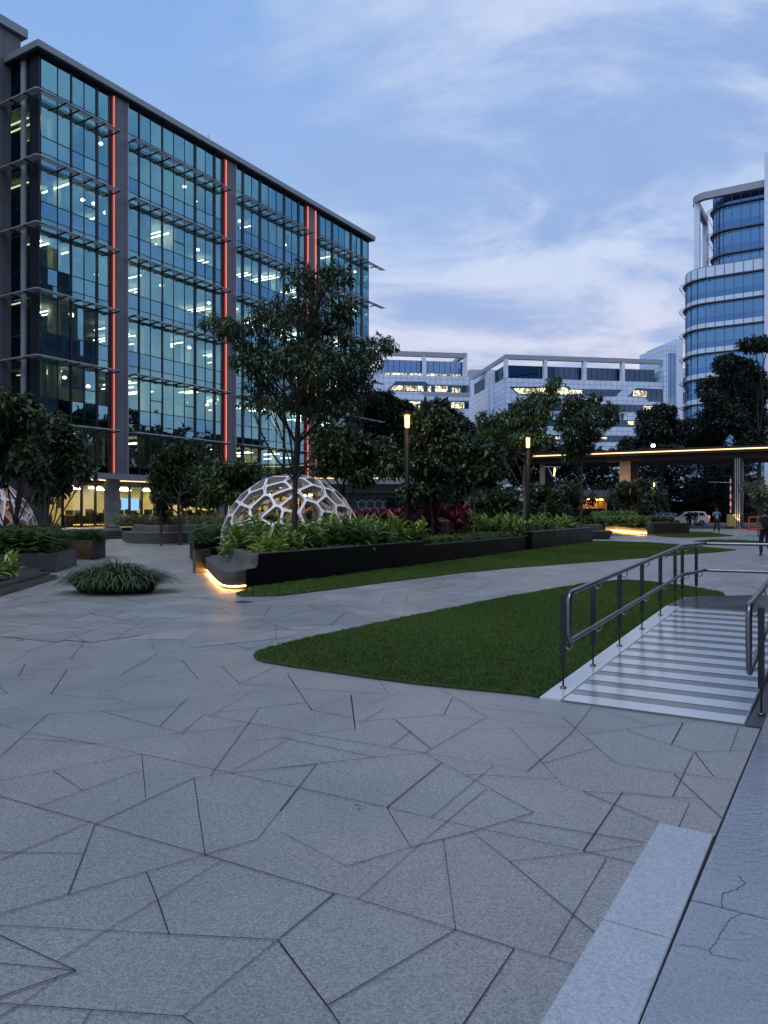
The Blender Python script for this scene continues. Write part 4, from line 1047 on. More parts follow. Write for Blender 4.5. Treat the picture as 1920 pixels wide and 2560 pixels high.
# left planters
cb = [G(-160, 1540), G(0, 1495), G(143, 1446.5)]
l1 = empty('corner_planter', cb[2]); tag(l1, 'dark stone planter with low kerb and bushes at the left edge of the photo', 'planter')
dk = (cb[2] - cb[1]).normalized(); dn = Vector((-dk.y, dk.x, 0))
ka, kb2 = cb[0], cb[2]
MB().prism([xy(ka), xy(kb2), xy(kb2 + dn * .38), xy(ka + dn * .38)], 0, .10).build('kerb', MT['dark_stone'], l1, bevel=.006)
MB().prism([xy(ka + dn * .16), xy(kb2 + dn * .16), xy(kb2 + dn * .385), xy(ka + dn * .385)], .101, .17).build('kerb', MT['dark_stone'], l1, bevel=.006)
fA, fB = G(137, 1431.5), G(189, 1404)
fB = Vector((-9.3, 23.0, 0))
wl_ = [fA + Vector((-4.5, -1.2, 0)), fA]
MB().prism([xy(p) for p in (wl_[0], fA, fB, fB + Vector((-5, 1, 0)))], 0, .50).build('wall', MT['dark_stone'], l1, bevel=.006)
MB().prism([xy(p) for p in (wl_[0] + Vector((0, .3, 0)), fA + Vector((-.35, .3, 0)), fB + Vector((-.35, -.2, 0)), fB + Vector((-5, .8, 0)))], .45, .53).build('soil', MT['soil'], l1)
MB().prism([xy(p) for p in (ka + dn * .39, kb2 + dn * .39 - dk * .3, fA + Vector((-.3, -.1, 0)), wl_[0] + Vector((-2, 0, 0)))], 0, .12).build('soil', MT['soil'], l1)
g0, g1, g2 = G(170, 1393), G(231, 1400), G(264, 1391)
l2 = empty('planter_block', g1); tag(l2, 'black planter block with a bush, behind the grass clump at left', 'planter')
MB().prism([xy(p) for p in (g0, g1, g2, g2 + Vector((-3, .6, 0)), g0 + Vector((-2, .8, 0)))], 0, .64).build('wall', MT['black'], l2, bevel=.008)
MB().prism([xy(p) for p in (g0 + Vector((.1, .2, 0)), g1 + Vector((-.1, .2, 0)), g2 + Vector((-.15, -.1, 0)), g2 + Vector((-2.8, .4, 0)))], .6, .67).build('soil', MT['soil'], l2)

MT['dome_side_shade'] = pm('dome side shade tone', (.36, .33, .30), .5)  # shade on the cell sides put into a greyer colour than the shell
# ============================================================ domes: shell of irregular cells
def dome(name, label, c, Rr, zc, seed, npt=58, w=.044, dep=.17):
    r = random.Random(seed); pts = []
    for i in range(npt * 2):                               # best-candidate points over the whole sphere
        best = None
        for k in range(4):
            z = r.uniform(-1, 1); a = r.uniform(0, 2 * math.pi); s = math.sqrt(1 - z * z); q = Vector((s * math.cos(a), s * math.sin(a), z))
            d = min([(q - p).length for p in pts], default=9)
            if best is None or d > best[0]: best = (d, q)
        pts.append(best[1])
        if len(pts) >= npt: break
    bm = bmesh.new()
    for p in pts: bm.verts.new(p)
    bmesh.ops.convex_hull(bm, input=bm.verts); bmesh.ops.triangulate(bm, faces=bm.faces); bm.verts.ensure_lookup_table()
    cells = []
    for v in bm.verts:
        fs = list(v.link_faces)
        if len(fs) < 3: continue
        n = v.co.normalized(); t1 = n.orthogonal().normalized(); t2 = n.cross(t1)
        q = []
        for f in fs:
            a, b, c3 = [x.co for x in f.verts]; nn = (b - a).cross(c3 - a).normalized()
            if nn.dot(f.calc_center_median()) < 0: nn = -nn
            q.append(nn)
        q.sort(key=lambda x: math.atan2(x.dot(t2), x.dot(t1))); cells.append((n, q))
    bm.free()
    zmin = -zc / Rr                                        # ground cuts the sphere here
    outm, inm, sdm = MB(), MB(), MB(); Ri = Rr - dep
    for n, q in cells:
        # stretch the pattern a little along one side, drop doubled corners
        q = [x for i, x in enumerate(q) if (x - q[i - 1]).length > .05]
        if len(q) < 3: continue
        if max(x.z for x in q) < zmin + .02: continue
        # clip at the ground
        cl = []
        for i in range(len(q)):
            a, b = q[i], q[(i + 1) % len(q)]
            if a.z >= zmin: cl.append(a)
            if (a.z - zmin) * (b.z - zmin) < 0: t = (zmin - a.z) / (b.z - a.z); cl.append((a + (b - a) * t).normalized())
        q = cl
        if len(q) < 3: continue
        c_ = sum(q, Vector()) / len(q)
        inset = []
        k = len(q)
        for i in range(k):
            a, b, c2 = q[i - 1], q[i], q[(i + 1) % k]
            e1 = (b - a).normalized(); e2 = (c2 - b).normalized(); nn = b.normalized()
            n1_ = nn.cross(e1).normalized(); n2_ = nn.cross(e2).normalized(); bis = (n1_ + n2_)
            if bis.length < .2: bis = n1_
            bis.normalize(); L = (w / Rr) / max(.45, bis.dot(n1_))
            if bis.dot(c_ - b) < 0: bis = -bis
            p = b + bis * min(L, (c_ - b).length * .75); inset.append(p)
        # round the openings by two corner-cutting steps
        def cut(p):
            o = []
            for i in range(len(p)): a, b = p[i], p[(i + 1) % len(p)]; o += [a * .88 + b * .12, a * .12 + b * .88]
            return o
        ins2 = cut(inset); K = len(ins2)
        def onsph(v, rad): u_ = v.normalized() * rad; return (c[0] + u_.x, c[1] + u_.y, zc + u_.z)
        # outer ring: corner i of q belongs to ins2[2i-1], ins2[2i]
        for M_, rad in ((outm, Rr), (inm, Ri)):
            vs = [onsph(v, rad) for v in q] + [onsph(v, rad) for v in ins2]; fs = []
            for i in range(k):
                j = (i + 1) % k; i0 = k + (2 * i) % K; i1 = k + (2 * i + 1) % K; j0 = k + (2 * j) % K
                f1_ = (i, j, i1, i0); f2_ = (j, j0, i1)
                fs += [f1_, f2_] if M_ is outm else [f1_[::-1], f2_[::-1]]
            M_.add(vs, fs)
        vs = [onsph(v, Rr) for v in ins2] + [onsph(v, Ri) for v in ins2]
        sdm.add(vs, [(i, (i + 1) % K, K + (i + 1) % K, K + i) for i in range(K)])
    o = empty(name, (c[0], c[1], 0)); tag(o, label, 'dome')
    outm.build('shell', MT['white_paint'], o); sdm.build('cell_sides', MT['dome_side_shade'], o); inm.build('inner_face', MT['peach_paint'], o)
    for a in (0.4, 2.5, 4.6):
        ld = bpy.data.lights.new('dome_uplight', 'POINT'); ld.energy = 24; ld.color = (1.0, .62, .32); ld.shadow_soft_size = .12
        lo_ = bpy.data.objects.new('dome_uplight', ld); COL.objects.link(lo_); lo_.parent = o; lo_.location = (1.1 * math.cos(a), 1.1 * math.sin(a), .75)
    return o
dome('lattice_dome', 'white lattice dome with irregular openings, behind the main planter tree', ((729 - 960) / F * 27, 27.0), 2.5, .45, 5, npt=190)
dome('lattice_dome', 'white lattice dome cut off by the left edge of the photo', ((-100 - 960) / F * 26.5, 26.5), 2.55, .52, 12, npt=190)

# ============================================================ lamp posts
MT['lamp_tube'] = em('lamp tube', (1.0, .60, .17), 5.0)
MT['lamp_glass'] = glassmat('lamp glass', (1, 1, 1), (1, .97, .9), .07)
def lamp(px, Y, label, ztop=5.05):
    x = (px - 960) / F * Y; o = empty('lamp_post', (x, Y, 0)); tag(o, label, 'lamp post', 'black column lamps in the long planter')
    MB().lathe((x, Y, 0), [(0.098, 0), (.098, ztop - .58), (.0, ztop - .58)], 20).build('column', MT['black_metal'], o)
    MB().lathe((x, Y, 0), [(.10, ztop - .57), (.10, ztop - .06)], 20).build('lantern_glass', MT['lamp_glass'], o)
    MB().lathe((x, Y, 0), [(.0, ztop + .03), (.06, ztop + .02), (.11, ztop - .02), (.11, ztop - .06), (0, ztop - .06)], 20).build('cap', MT['black_metal'], o)
    MB().lathe((x, Y, 0), [(.0, ztop - .62), (.078, ztop - .54), (.080, ztop - .3), (.088, ztop - .14), (.0, ztop - .12)], 12).build('light_tube', MT['lamp_tube'], o)
    ld = bpy.data.lights.new('lamp_glow', 'POINT'); ld.energy = 170; ld.color = (1.0, .66, .26); ld.shadow_soft_size = .10
    lo_ = bpy.data.objects.new('lamp_glow', ld); COL.objects.link(lo_); lo_.parent = o; lo_.location = (0, 0, ztop - .35)
lamp(1018, 26.0, 'nearer, taller looking black column lamp glowing above the red cordylines')
lamp(1320, 34.0, 'farther black column lamp glowing before the pale slanted tree trunk')
def vlamp(px, py, Y, label):
    p = P(px, py, Y); o = empty('street_lamp', (p.x, Y, 0)); tag(o, label, 'street lamp', 'V shaped street lamps by the gate')
    MB().tube([(p.x, Y, 0), (p.x, Y, p.z - .75)], [.07, .05], 10).build('pole', MT['black_metal'], o)
    for a in (-1, 1):
        MB().tube([(p.x, Y, p.z - .78), (p.x + a * .28, Y, p.z - .2), (p.x + a * .42, Y, p.z)], .045, 6).build('arm', MT['shade'], o)
    MB().box(p.x - .62, Y - .15, p.z, p.x + .62, Y + .15, p.z + .06).build('lamp_head', MT['shade'], o)
    MB().tube([(p.x + .1, Y - .03, p.z - .7), (p.x + .14, Y - .03, p.z - .05)], .05, 6).build('light_tube', MT['lamp_tube'], o)
vlamp(1631, 1206, 66, 'V shaped street lamp glowing right of the red leaved frangipani bush')
vlamp(1382, 1168, 60, 'V shaped street lamp glowing right of the farther column lamp')

# ============================================================ gate: canopy on columns, gatehouse, barrier
g0_ = P(1331, 1141, 82); g1_ = P(1924, 1122, 71)
gz = 7.55; ga = Vector((g0_.x, g0_.y, 0)); gb = Vector((g1_.x, g1_.y, 0)) ; gd = (gb - ga).normalized(); gn = Vector((-gd.y, gd.x, 0))
gt = empty('gate_canopy', (ga.x, ga.y, 0)); tag(gt, 'long flat dark gate canopy with a glowing edge line on tall columns', 'canopy')
MT['soffit'] = pm('bronze soffit', (.045, .030, .022), .6, nz=(1, .15), spec=.2); MT['stone_warm'] = granite('honey stone', (.26, .19, .12), speck=.3, rough=.6, scale=.3)
def gp(t, d): q = ga + gd * t + gn * d; return xy(q)
Lg = (gb - ga).length + 8
MB().prism([gp(0, 0), gp(Lg, 0), gp(Lg, 11), gp(0, 11)], gz - .22, gz + .36).build('roof', MT['soffit'], gt)
MB().prism([gp(.2, .4), gp(Lg - .2, .4), gp(Lg - .2, 10), gp(.2, 10)], gz - .75, gz - .23).build('soffit', MT['soffit'], gt)
MB().prism([gp(.0, -.06), gp(Lg, -.06), gp(Lg, -.01), gp(0, -.01)], gz + .02, gz + .12).build('light_line', MT['led_pale'], gt)
for px, w, mt in ((1351, .28, 'stone_warm'), (1559, .55, 'stone_warm'), (1844, .40, 'dark_stone')):
    a = (px - 960) / F; t = (a * ga.y - ga.x) / (gd.x - a * gd.y); q = ga + gd * t + gn * 1.2
    MB().obox(q, gd, None, w, .5, 0, gz - .76).build('column', MT[mt], gt)
    if px != 1844:
        MB().obox(q + gd * (w + .32), gd, None, .3, .45, 0, gz - .76).build('column', MT['black_metal'], gt)
    ld = bpy.data.lights.new('column_uplight', 'SPOT'); ld.energy = 900 if px != 1844 else 260; ld.color = (1.0, .55, .22); ld.spot_size = R(50); ld.shadow_soft_size = .1
    lo_ = bpy.data.objects.new('column_uplight', ld); COL.objects.link(lo_); q3 = q - gn * 1.0; lo_.location = (q3.x, q3.y, 2.6 if px != 1844 else .4); lo_.rotation_euler = (R(180 - 14), 0, math.atan2(gd.y, gd.x))
for i in range(3):
    a = (1838 + 5 * i - 960) / F; t = (a * ga.y - ga.x) / (gd.x - a * gd.y); q = ga + gd * t + gn * .6
    MB().obox(q, gd, None, .035, .1, 0, gz - .76).build('steel_fin', MT['shade'], gt)
# gatehouse
hY = 76; hx0, hx1 = (1440 - 960) / F * hY, (1531 - 960) / F * hY
gh = empty('gatehouse', (hx0, hY, 0)); tag(gh, 'small gatehouse with slate roof band and warm lit stone wall', 'gatehouse')
MB().box(hx0 - 3, hY, P(0, 1247, hY).z, hx1 - .3, hY + 6, P(0, 1226, hY).z).build('roof', gridmat('slate grey roof band', (.10, .12, .16), .55, 9, lw=.04, line=(.04, .05, .07)), gh)
MB().box(hx0 - 2.5, hY + 1.2, 0, hx1 - .2, hY + 6, P(0, 1247, hY).z - .01).build('wall', MT['stone_warm'], gh)
MB().box(hx0 - 2.0, hY + .8, .0, (1517 - 960) / F * hY, hY + 1.19, 1.6 + .35).build('counter', MT['black'], gh)
MB().box(hx0 - 1, hY + .5, P(0, 1247, hY).z - .10, hx1 - .8, hY + .6, P(0, 1247, hY).z - .04).build('light_strip', MT['led'], gh)
bxx_ = (1512 - 960) / F * 66
o = MB().box(bxx_ - .7, 66, 0, bxx_ + .7, 67.2, 1.35).build('guard_booth', MT['dark_stone'], bevel=.03); tag(o, 'low dark counter block in front of the gatehouse', 'counter')
# barrier arm post
bY = 73; bxx = (1828 - 960) / F * bY
br = empty('barrier', (bxx, bY, 0)); tag(br, 'raised red and white striped barrier arm on a yellow box', 'barrier')
b0_ = P(1832, 1321, bY); 
MB().box(b0_.x - .38, bY, 0, b0_.x + .36, bY + .5, 1.42).build('cabinet', pm('faded yellow paint', (.42, .37, .10), .55, nz=(4, .2)), br, bevel=.03)
MB().box(b0_.x - .42, bY - .04, 1.425, b0_.x + .40, bY + .54, 1.52).build('lid', MT['black_metal'], br)
MB().box(b0_.x - .5, bY - .1, 0, b0_.x + .9, bY + .6, .22).build('plinth', MT['dark_stone'], br)
z0, z1 = 1.45, P(0, 1197, bY).z; nseg = 9
for i in range(nseg):
    MB().box(bxx - .06, bY + .1, z0 + (z1 - z0) * i / nseg, bxx + .06, bY + .2, z0 + (z1 - z0) * (i + 1) / nseg - .002).build('stripe', pm('barrier red', (.5, .03, .03), .5) if i % 2 else pm('barrier white', (.75, .75, .75), .5), br)
MB().tube([(bxx, bY + .15, z1 - .35), (bxx - 2.1, bY + .15, z1 - .32)], .03, 6).build('hanging_bar', MT['shade'], br)
# cone and plastic barriers
cY = 73; c_ = P(1850, 1316, cY)
cn = empty('traffic_cone', (c_.x, cY, 0)); tag(cn, 'orange and white traffic cone right of the yellow barrier box', 'traffic cone')
MT['orange'] = pm('orange plastic', (.62, .07, .02), .5)
MB().lathe((c_.x, cY, 0), [(.24, .04), (.18, .25)], 14).build('cone_body', MT['orange'], cn); MB().lathe((c_.x, cY, 0), [(.18, .25), (.14, .42)], 14).build('white_band', pm('cone white', (.7, .7, .7), .4), cn)
MB().lathe((c_.x, cY, 0), [(.14, .42), (.05, .80), (0, .80)], 14).build('cone_body', MT['orange'], cn); MB().box(c_.x - .28, cY - .28, 0, c_.x + .28, cY + .28, .04).build('cone_base', MT['orange'], cn)
for i, px in enumerate((1893, 1916)):
    Yp = 66 - 3 * i; p = G(px, 1280 + CH * F / Yp); o = empty('plastic_barrier', (p.x, p.y, 0)); tag(o, ('orange red plastic road barrier with striped panel by the right trees', 'second orange plastic barrier half hidden behind the backpack man')[i], 'barrier')
    w = .72; m = MB().tube(rounded([(p.x - w, Yp, .12), (p.x - w, Yp, 1.15), (p.x + w, Yp, 1.15), (p.x + w, Yp, .12), (p.x - w, Yp, .12)], .16), .06, 8); m.build('frame', MT['orange'], o)
    MB().box(p.x - w, Yp - .03, .5, p.x + w, Yp + .03, .6).build('rail', MT['orange'], o)
    for j in range(5):
        m = MB().add([(p.x - .3 + j * .2, Yp - .03, .75), (p.x - .2 + j * .2, Yp - .03, .75), (p.x - .1 + j * .2, Yp - .03, 1.08), (p.x - .2 + j * .2, Yp - .03, 1.08)], [(0, 1, 2, 3)]); m.build('stripe', MT['orange'] if j % 2 else MT['black_metal'], o)
    MB().box(p.x - w, Yp - .25, 0, p.x - w + .12, Yp + .25, .1).build('foot', MT['orange'], o); MB().box(p.x + w - .12, Yp - .25, 0, p.x + w, Yp + .25, .1).build('foot', MT['orange'], o)
# floodlight on a mast above the canopy
fl = P(1632, 1114, 88); o = empty('floodlight', (fl.x, 88, 0)); tag(o, 'bright white floodlight on a mast just above the gate canopy', 'floodlight')
MB().tube([(fl.x + .6, 88, 0), (fl.x + .6, 88, fl.z + .3)], .06, 8).build('mast', MT['black_metal'], o)
MB().obox(fl, Vector((1, 0, 0)), None, .35, .12, fl.z - .12, fl.z + .12).build('housing', MT['black_metal'], o)
MB().box(fl.x - .2, 87.84, fl.z - .13, fl.x + .2, 87.87, fl.z + .12).build('lamp_face', em('flood white', (1, .9, .6), 60), o)
# red cabinet and hydrant in the long planter
hcY = 27.5; hc = P(1082, 1330, hcY); k_ = hcY / F
x0, x1, x2 = (1082 - 960) * k_, (1101 - 960) * k_, (1124 - 960) * k_
hx_ = empty('hose_cabinet', (x1, hcY, 0)); tag(hx_, 'small red gabled hose cabinet with two glass doors among the ferns', 'cabinet')
MT['red_paint'] = pm('red enamel', (.22, .022, .014), .4)
zt_, zb_ = P(0, 1304, hcY).z, P(0, 1331, hcY).z
pl = [(x1, hcY), (x2, hcY), (x2 - .28, hcY + .5), (x0, hcY + .5)]
MB().prism(pl, .75, zt_).build('cabinet_body', MT['red_paint'], hx_, bevel=.008)
m = MB(); zr = P(0, 1296.5, hcY).z
m.add([(x1 - .03, hcY - .04, zt_), (x2 + .03, hcY - .04, zt_), (x2 - .25, hcY + .54, zt_), (x0 - .03, hcY + .54, zt_), ((x0 + x1) / 2, hcY + .25, zr + .02), (x2 - .14, hcY + .25, zr + .02)], [(0, 1, 5, 4), (2, 3, 4, 5), (1, 2, 5), (3, 0, 4), (0, 3, 2, 1)])
m.build('roof', MT['red_paint'], hx_)
wdt = x2 - x1
for a in (.12, .56): MB().box(x1 + wdt * a, hcY - .012, zb_ + .04, x1 + wdt * (a + .30), hcY - .004, zt_ - .13).build('glass_door', pm('grey pane%d' % (a * 100), (.10, .13, .15), .1), hx_)
for t_, a in (('FIRE', .10), ('HOSE', .54)):
    MB().box(x1 + wdt * a, hcY - .010, zt_ - .105, x1 + wdt * (a + .36), hcY - .004, zt_ - .035).build('sign_plate', MT['red_paint'], hx_)
    cu = bpy.data.curves.new('t', 'FONT'); cu.body = t_; cu.size = .085; cu.extrude = .002; to = bpy.data.objects.new('t', cu); COL.objects.link(to)
    me = bpy.data.meshes.new_from_object(to.evaluated_get(bpy.context.evaluated_depsgraph_get())); bpy.data.objects.remove(to)
    sc1 = wdt * .34 / max(v.co.x for v in me.vertices)
    me.transform(Matrix.Translation((x1 + wdt * (a + .01), hcY - .012, zt_ - .10)) @ Matrix.Rotation(R(90), 4, 'X') @ Matrix.Diagonal((sc1, 1, 1, 1)))
    link('lettering', me, pm('white lettering' + t_, (.6, .6, .6), .5), hx_)
for a in (x1 + .06, x2 - .1): MB().box(a, hcY + .1, .5, a + .05, hcY + .15, .75).build('leg', MT['red_paint'], hx_)
hp = P(1145, 1320, 28); hd = empty('hydrant', (hp.x, 28, 0)); tag(hd, 'red capped hydrant standpipe right of the red hose cabinet', 'hydrant')
MB().tube([(hp.x - .06, 28, .5), (hp.x - .06, 28, 1.15), (hp.x + .02, 28, 1.28)], .05, 10).build('pipe', MT['black_metal'], hd)
MB().lathe((hp.x + .04, 28, 1.14), [(0, 0), (.10, .03), (.12, .10), (.07, .20), (0, .22)], 12).build('cap', MT['red_paint'], hd)
MB().tube([(hp.x + .1, 28, 1.22), (hp.x + .22, 27.9, 1.2)], .035, 8).build('nozzle', MT['red_paint'], hd)
# ============================================================ vegetation
def unit(a): return a / np.maximum(1e-9, np.linalg.norm(a, axis=-1, keepdims=True))
def leaf_arrays(Pc, Dn, Up, L, W, droop=.25, fold=.12):
    """eight-sided bent leaves: base point, direction, rough up vector, length and width per leaf"""
    S_ = unit(np.cross(Dn, Up)); Nn = unit(np.cross(S_, Dn)); L = L[:, None]; W = W[:, None]
    v0 = Pc
    v1 = Pc + Dn * L * .38 + S_ * W * .5 + Nn * L * (.04 + fold * .3)
    v2 = Pc + Dn * L * .38 - S_ * W * .5 + Nn * L * (.04 + fold * .3)
    v3 = Pc + Dn * L * .40 + Nn * L * .02
    v4 = Pc + Dn * L * .72 + S_ * W * .36 - Nn * L * droop * .35
    v5 = Pc + Dn * L * .72 - S_ * W * .36 - Nn * L * droop * .35
    v6 = Pc + Dn * L - Nn * L * droop
    V_ = np.stack([v0, v1, v2, v3, v4, v5, v6], 1).reshape(-1, 3); b = np.arange(len(Pc))[:, None] * 7
    T = np.array([[0, 1, 3], [0, 3, 2], [1, 4, 3], [3, 5, 2], [4, 6, 3], [3, 6, 5]])
    return V_, (b[:, :, None] + T[None]).reshape(-1, 3)
def quad_leaves(Pc, Dn, Up, L, W, droop=.2):
    S_ = unit(np.cross(Dn, Up)); Nn = unit(np.cross(S_, Dn)); L = L[:, None]; W = W[:, None]
    V_ = np.stack([Pc, Pc + Dn * L * .45 + S_ * W * .5, Pc + Dn * L - Nn * L * droop, Pc + Dn * L * .45 - S_ * W * .5], 1).reshape(-1, 3)
    b = np.arange(len(Pc))[:, None] * 4
    return V_, (b[:, :, None] + np.array([[0, 1, 2], [0, 2, 3]])[None]).reshape(-1, 3)
def leaf_object(name, Pc, Dn, Up, L, W, mat, parent=None, droop=.25, simple=False, tone=None, space='W'):
    V_, Fc = (quad_leaves if simple else leaf_arrays)(Pc, Dn, Up, L, W, droop)
    k = 2 if simple else 6; n = len(Pc)
    rn = rng.uniform(0, 1, n) if tone is None else np.clip(tone + rng.uniform(-.2, .2, n), 0, 1)
    return link(name, npmesh(name, V_, Fc, rnd=np.repeat(rn, k)), mat, parent, space)
MT['leaf_dark'] = leafmat('dark lance leaf', (.017, .036, .013), (.058, .098, .030), rough=.40)
MT['leaf_mid'] = leafmat('mid green leaf', (.026, .058, .016), (.085, .145, .038), rough=.4)
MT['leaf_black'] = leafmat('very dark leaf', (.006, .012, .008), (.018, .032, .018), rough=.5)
MT['leaf_far'] = leafmat('far tree leaf', (.012, .022, .017), (.036, .056, .038), rough=.6, trans=.15)
MT['leaf_ginger'] = leafmat('glossy ginger leaf', (.060, .125, .020), (.30, .42, .08), rough=.26)
MT['leaf_fern'] = leafmat('fern leaf', (.026, .068, .018), (.10, .17, .042), rough=.5)
MT['leaf_red'] = leafmat('cordyline leaf', (.045, .006, .014), (.24, .018, .05), rough=.38)
MT['leaf_strap'] = leafmat('strap leaf', (.024, .055, .020), (.11, .17, .07), rough=.33)
MT['leaf_varieg'] = leafmat('variegated leaf', (.03, .07, .02), (.30, .33, .14), rough=.4)
MT['leaf_frangi'] = leafmat('frangipani leaf', (.060, .030, .022), (.045, .105, .042), rough=.4)
MT['leaf_hedge'] = leafmat('bright hedge leaf', (.05, .11, .02), (.20, .30, .06), rough=.5)
MT['leaf_pale'] = leafmat('pale layered leaf', (.08, .11, .06), (.20, .22, .13), rough=.5)
def clump_pts(cl, Y, depth, n, jit):
    """n points in ellipsoids given as (x, y, rx, ry) in the 1659 px wide view of the photo"""
    A = np.array(cl, float) * DS; w = A[:, 2] * A[:, 3]; w = w / w.sum()
    idx = rng.choice(len(A), n, p=w); d = unit(rng.normal(size=(n, 3))); r = rng.uniform(.25, 1.0, n) ** .5
    k = Y / F; dz_ = np.array([jit.uniform(-depth, depth) for _ in A])
    rad = A[idx, 2:4] * k; c = np.stack([(A[idx, 0] - 960) * k, Y + dz_[idx], CH + (1280 - A[idx, 1]) * k], 1)
    rr_ = np.stack([rad[:, 0], np.maximum(rad[:, 0] * .9, .3), rad[:, 1]], 1)
    return c + d * rr_ * r[:, None], c, idx, d
def tree(name, label, base, Y, trunk, cl, nl, L, W, mat, group=None, depth=.8, bark='bark', r0=.07, simple=False, droop=.3, hang=.35, whorl=5, twigs=True, cat='tree', seed=0, spread=.10, limbs=None):
    """base/trunk points in view pixels (1659 wide); nl leaves"""
    jit = random.Random(seed + 1); bp_ = P(base[0] * DS, base[1] * DS, Y); b = Vector((bp_.x, Y, 0))
    o = empty(name, b); tag(o, label, cat, group)
    nt_ = max(1, nl // whorl); Pp, Cc, idx, d = clump_pts(cl, Y, depth, nt_, jit)
    tr = [b] + [P(x * DS, y * DS, Y) for x, y in trunk]
    tr = resample(tr, .5); n = len(tr)
    tr = [p + Vector((jit.uniform(-1, 1), jit.uniform(-1, 1), 0)) * r0 * .35 * (0 < i < n) for i, p in enumerate(tr)]
    MB().tube(tr, [r0 * (1 - .55 * i / n) for i in range(n)], 9).build('trunk', MT[bark], o)
    fork = tr[-1]; m = MB()
    cs = {}
    for i, c in zip(idx, Cc): cs.setdefault(int(i), Vector([float(a) for a in c]))
    for i, c in cs.items():
        ok_ = [j for j in range(max(1, int(n * .35)), n) if tr[j].z < c.z - .35 * math.hypot(c.x - tr[j].x, c.y - tr[j].y)] or [max(1, int(n * .4))]
        st = tr[ok_[-1 - jit.randint(0, min(2, len(ok_) - 1))]]
        v = c - st; mid = st + v * .5 + Vector((jit.uniform(-.1, .1), jit.uniform(-.1, .1), -.06)) * v.length
        pts = smoothline([st, mid, c], 2); k = len(pts); m.tube(pts, [max(.006, r0 * .42 * (1 - .8 * j / k)) for j in range(k)], 6)
        if twigs:
            own = Pp[idx == i]
            for q in own[:14]:
                q = Vector([float(a) for a in q]); s2 = pts[jit.randint(k // 2, k - 1)]
                m.tube([s2, s2 + (q - s2) * .5 + Vector((0, 0, -.03)), q], [r0 * .10, r0 * .07, r0 * .04], 4)
    m.build('limbs', MT[bark], o)
    # leaves in whorls round each twig end, mostly out and drooping
    Pl = np.repeat(Pp, whorl, 0) + rng.normal(size=(nt_ * whorl, 3)) * L * .25
    out_ = np.repeat(unit(d + rng.normal(size=d.shape) * .35), whorl, 0)
    dr = unit(out_ * .6 + rng.normal(size=out_.shape) * .75 + np.array([0, 0, -hang]))
    up = unit(np.array([0, 0, 1.0]) + rng.normal(size=out_.shape) * .45)
    nn = len(Pl); Ls = L * rng.uniform(.6, 1.25, nn); Ws = W * rng.uniform(.7, 1.2, nn)
    tone = np.repeat(rng.uniform(.15, .85, nt_), whorl)
    leaf_object('crown', Pl, dr, up, Ls, Ws, MT[mat], o, droop, simple, tone)
    return o
# the tree in the long planter, before the dome
tree('slender_tree', 'slender young tree with long drooping leaves in the planter before the white dome', (634, 1195), 19.5,
     [(634, 1120), (636, 1040), (638, 960), (646, 890), (655, 820), (668, 740), (684, 660), (692, 600)],
     [(695, 580, 26, 26), (668, 600, 30, 24), (650, 622, 46, 26), (735, 612, 30, 30), (600, 652, 48, 30), (690, 665, 70, 44), (745, 660, 32, 28), (570, 700, 38, 28), (462, 700, 30, 16), (452, 688, 18, 12), (490, 706, 28, 18), (512, 722, 34, 20), (545, 748, 38, 24),
      (630, 725, 70, 44), (712, 735, 62, 44), (785, 735, 30, 26), (838, 728, 18, 16), (812, 752, 34, 26), (846, 748, 14, 16), (590, 795, 60, 34), (545, 800, 34, 22), (675, 800, 82, 46), (750, 800, 55, 38), (806, 785, 26, 18), (560, 842, 34, 24),
      (635, 855, 60, 34), (710, 855, 62, 36), (775, 850, 30, 26), (548, 872, 28, 12), (596, 884, 34, 15), (680, 893, 46, 16), (745, 888, 36, 16), (790, 822, 22, 20), (620, 770, 40, 30), (520, 760, 22, 18)],
     12000, .175, .052, 'leaf_dark', depth=.9, r0=.082, droop=.35, hang=.55, whorl=6, seed=1)
# left edge pair
tree('broadleaf_tree', 'dark broad leaved tree with thin curved trunk, in front of the left edge dome', (37, 1180), 22, [(33, 1140), (36, 1085), (42, 1040)],
     [(20, 880, 42, 26), (55, 878, 30, 22), (0, 930, 48, 34), (52, 940, 44, 34), (22, 990, 48, 30), (80, 985, 30, 28), (-40, 960, 60, 60), (60, 1030, 26, 18), (0, 1030, 34, 18), (95, 905, 18, 14)],
     4200, .24, .13, 'leaf_dark', depth=1.0, r0=.075, hang=.5, whorl=5, seed=2)
tree('broadleaf_tree', 'dark broad leaved tree with straight reddish trunk, second from the left edge', (101, 1180), 25, [(100, 1120), (97, 1060), (98, 1035)],
     [(122, 912, 28, 18), (150, 942, 34, 26), (110, 955, 44, 34), (160, 975, 40, 30), (188, 1000, 20, 20), (125, 1010, 48, 28), (92, 1030, 30, 18), (75, 1070, 18, 22), (175, 1020, 22, 12), (60, 950, 30, 30), (120, 1050, 30, 12)],
     4000, .24, .12, 'leaf_dark', depth=1.0, r0=.085, hang=.5, whorl=5, seed=3)
tree('bushy_tree', 'rounded bushy green tree before the warm lit shopfront screen', (389, 1150), 37, [(388, 1110), (387, 1085), (388, 1070)],
     [(385, 978, 36, 16), (352, 1004, 32, 26), (400, 1008, 46, 28), (436, 1004, 20, 18), (345, 1042, 28, 28), (395, 1045, 46, 28), (438, 1040, 22, 26), (352, 1078, 20, 12), (400, 1076, 40, 14), (340, 1062, 16, 22)],
     15000, .24, .075, 'leaf_dark', depth=1.1, r0=.11, hang=.0, whorl=8, seed=4)
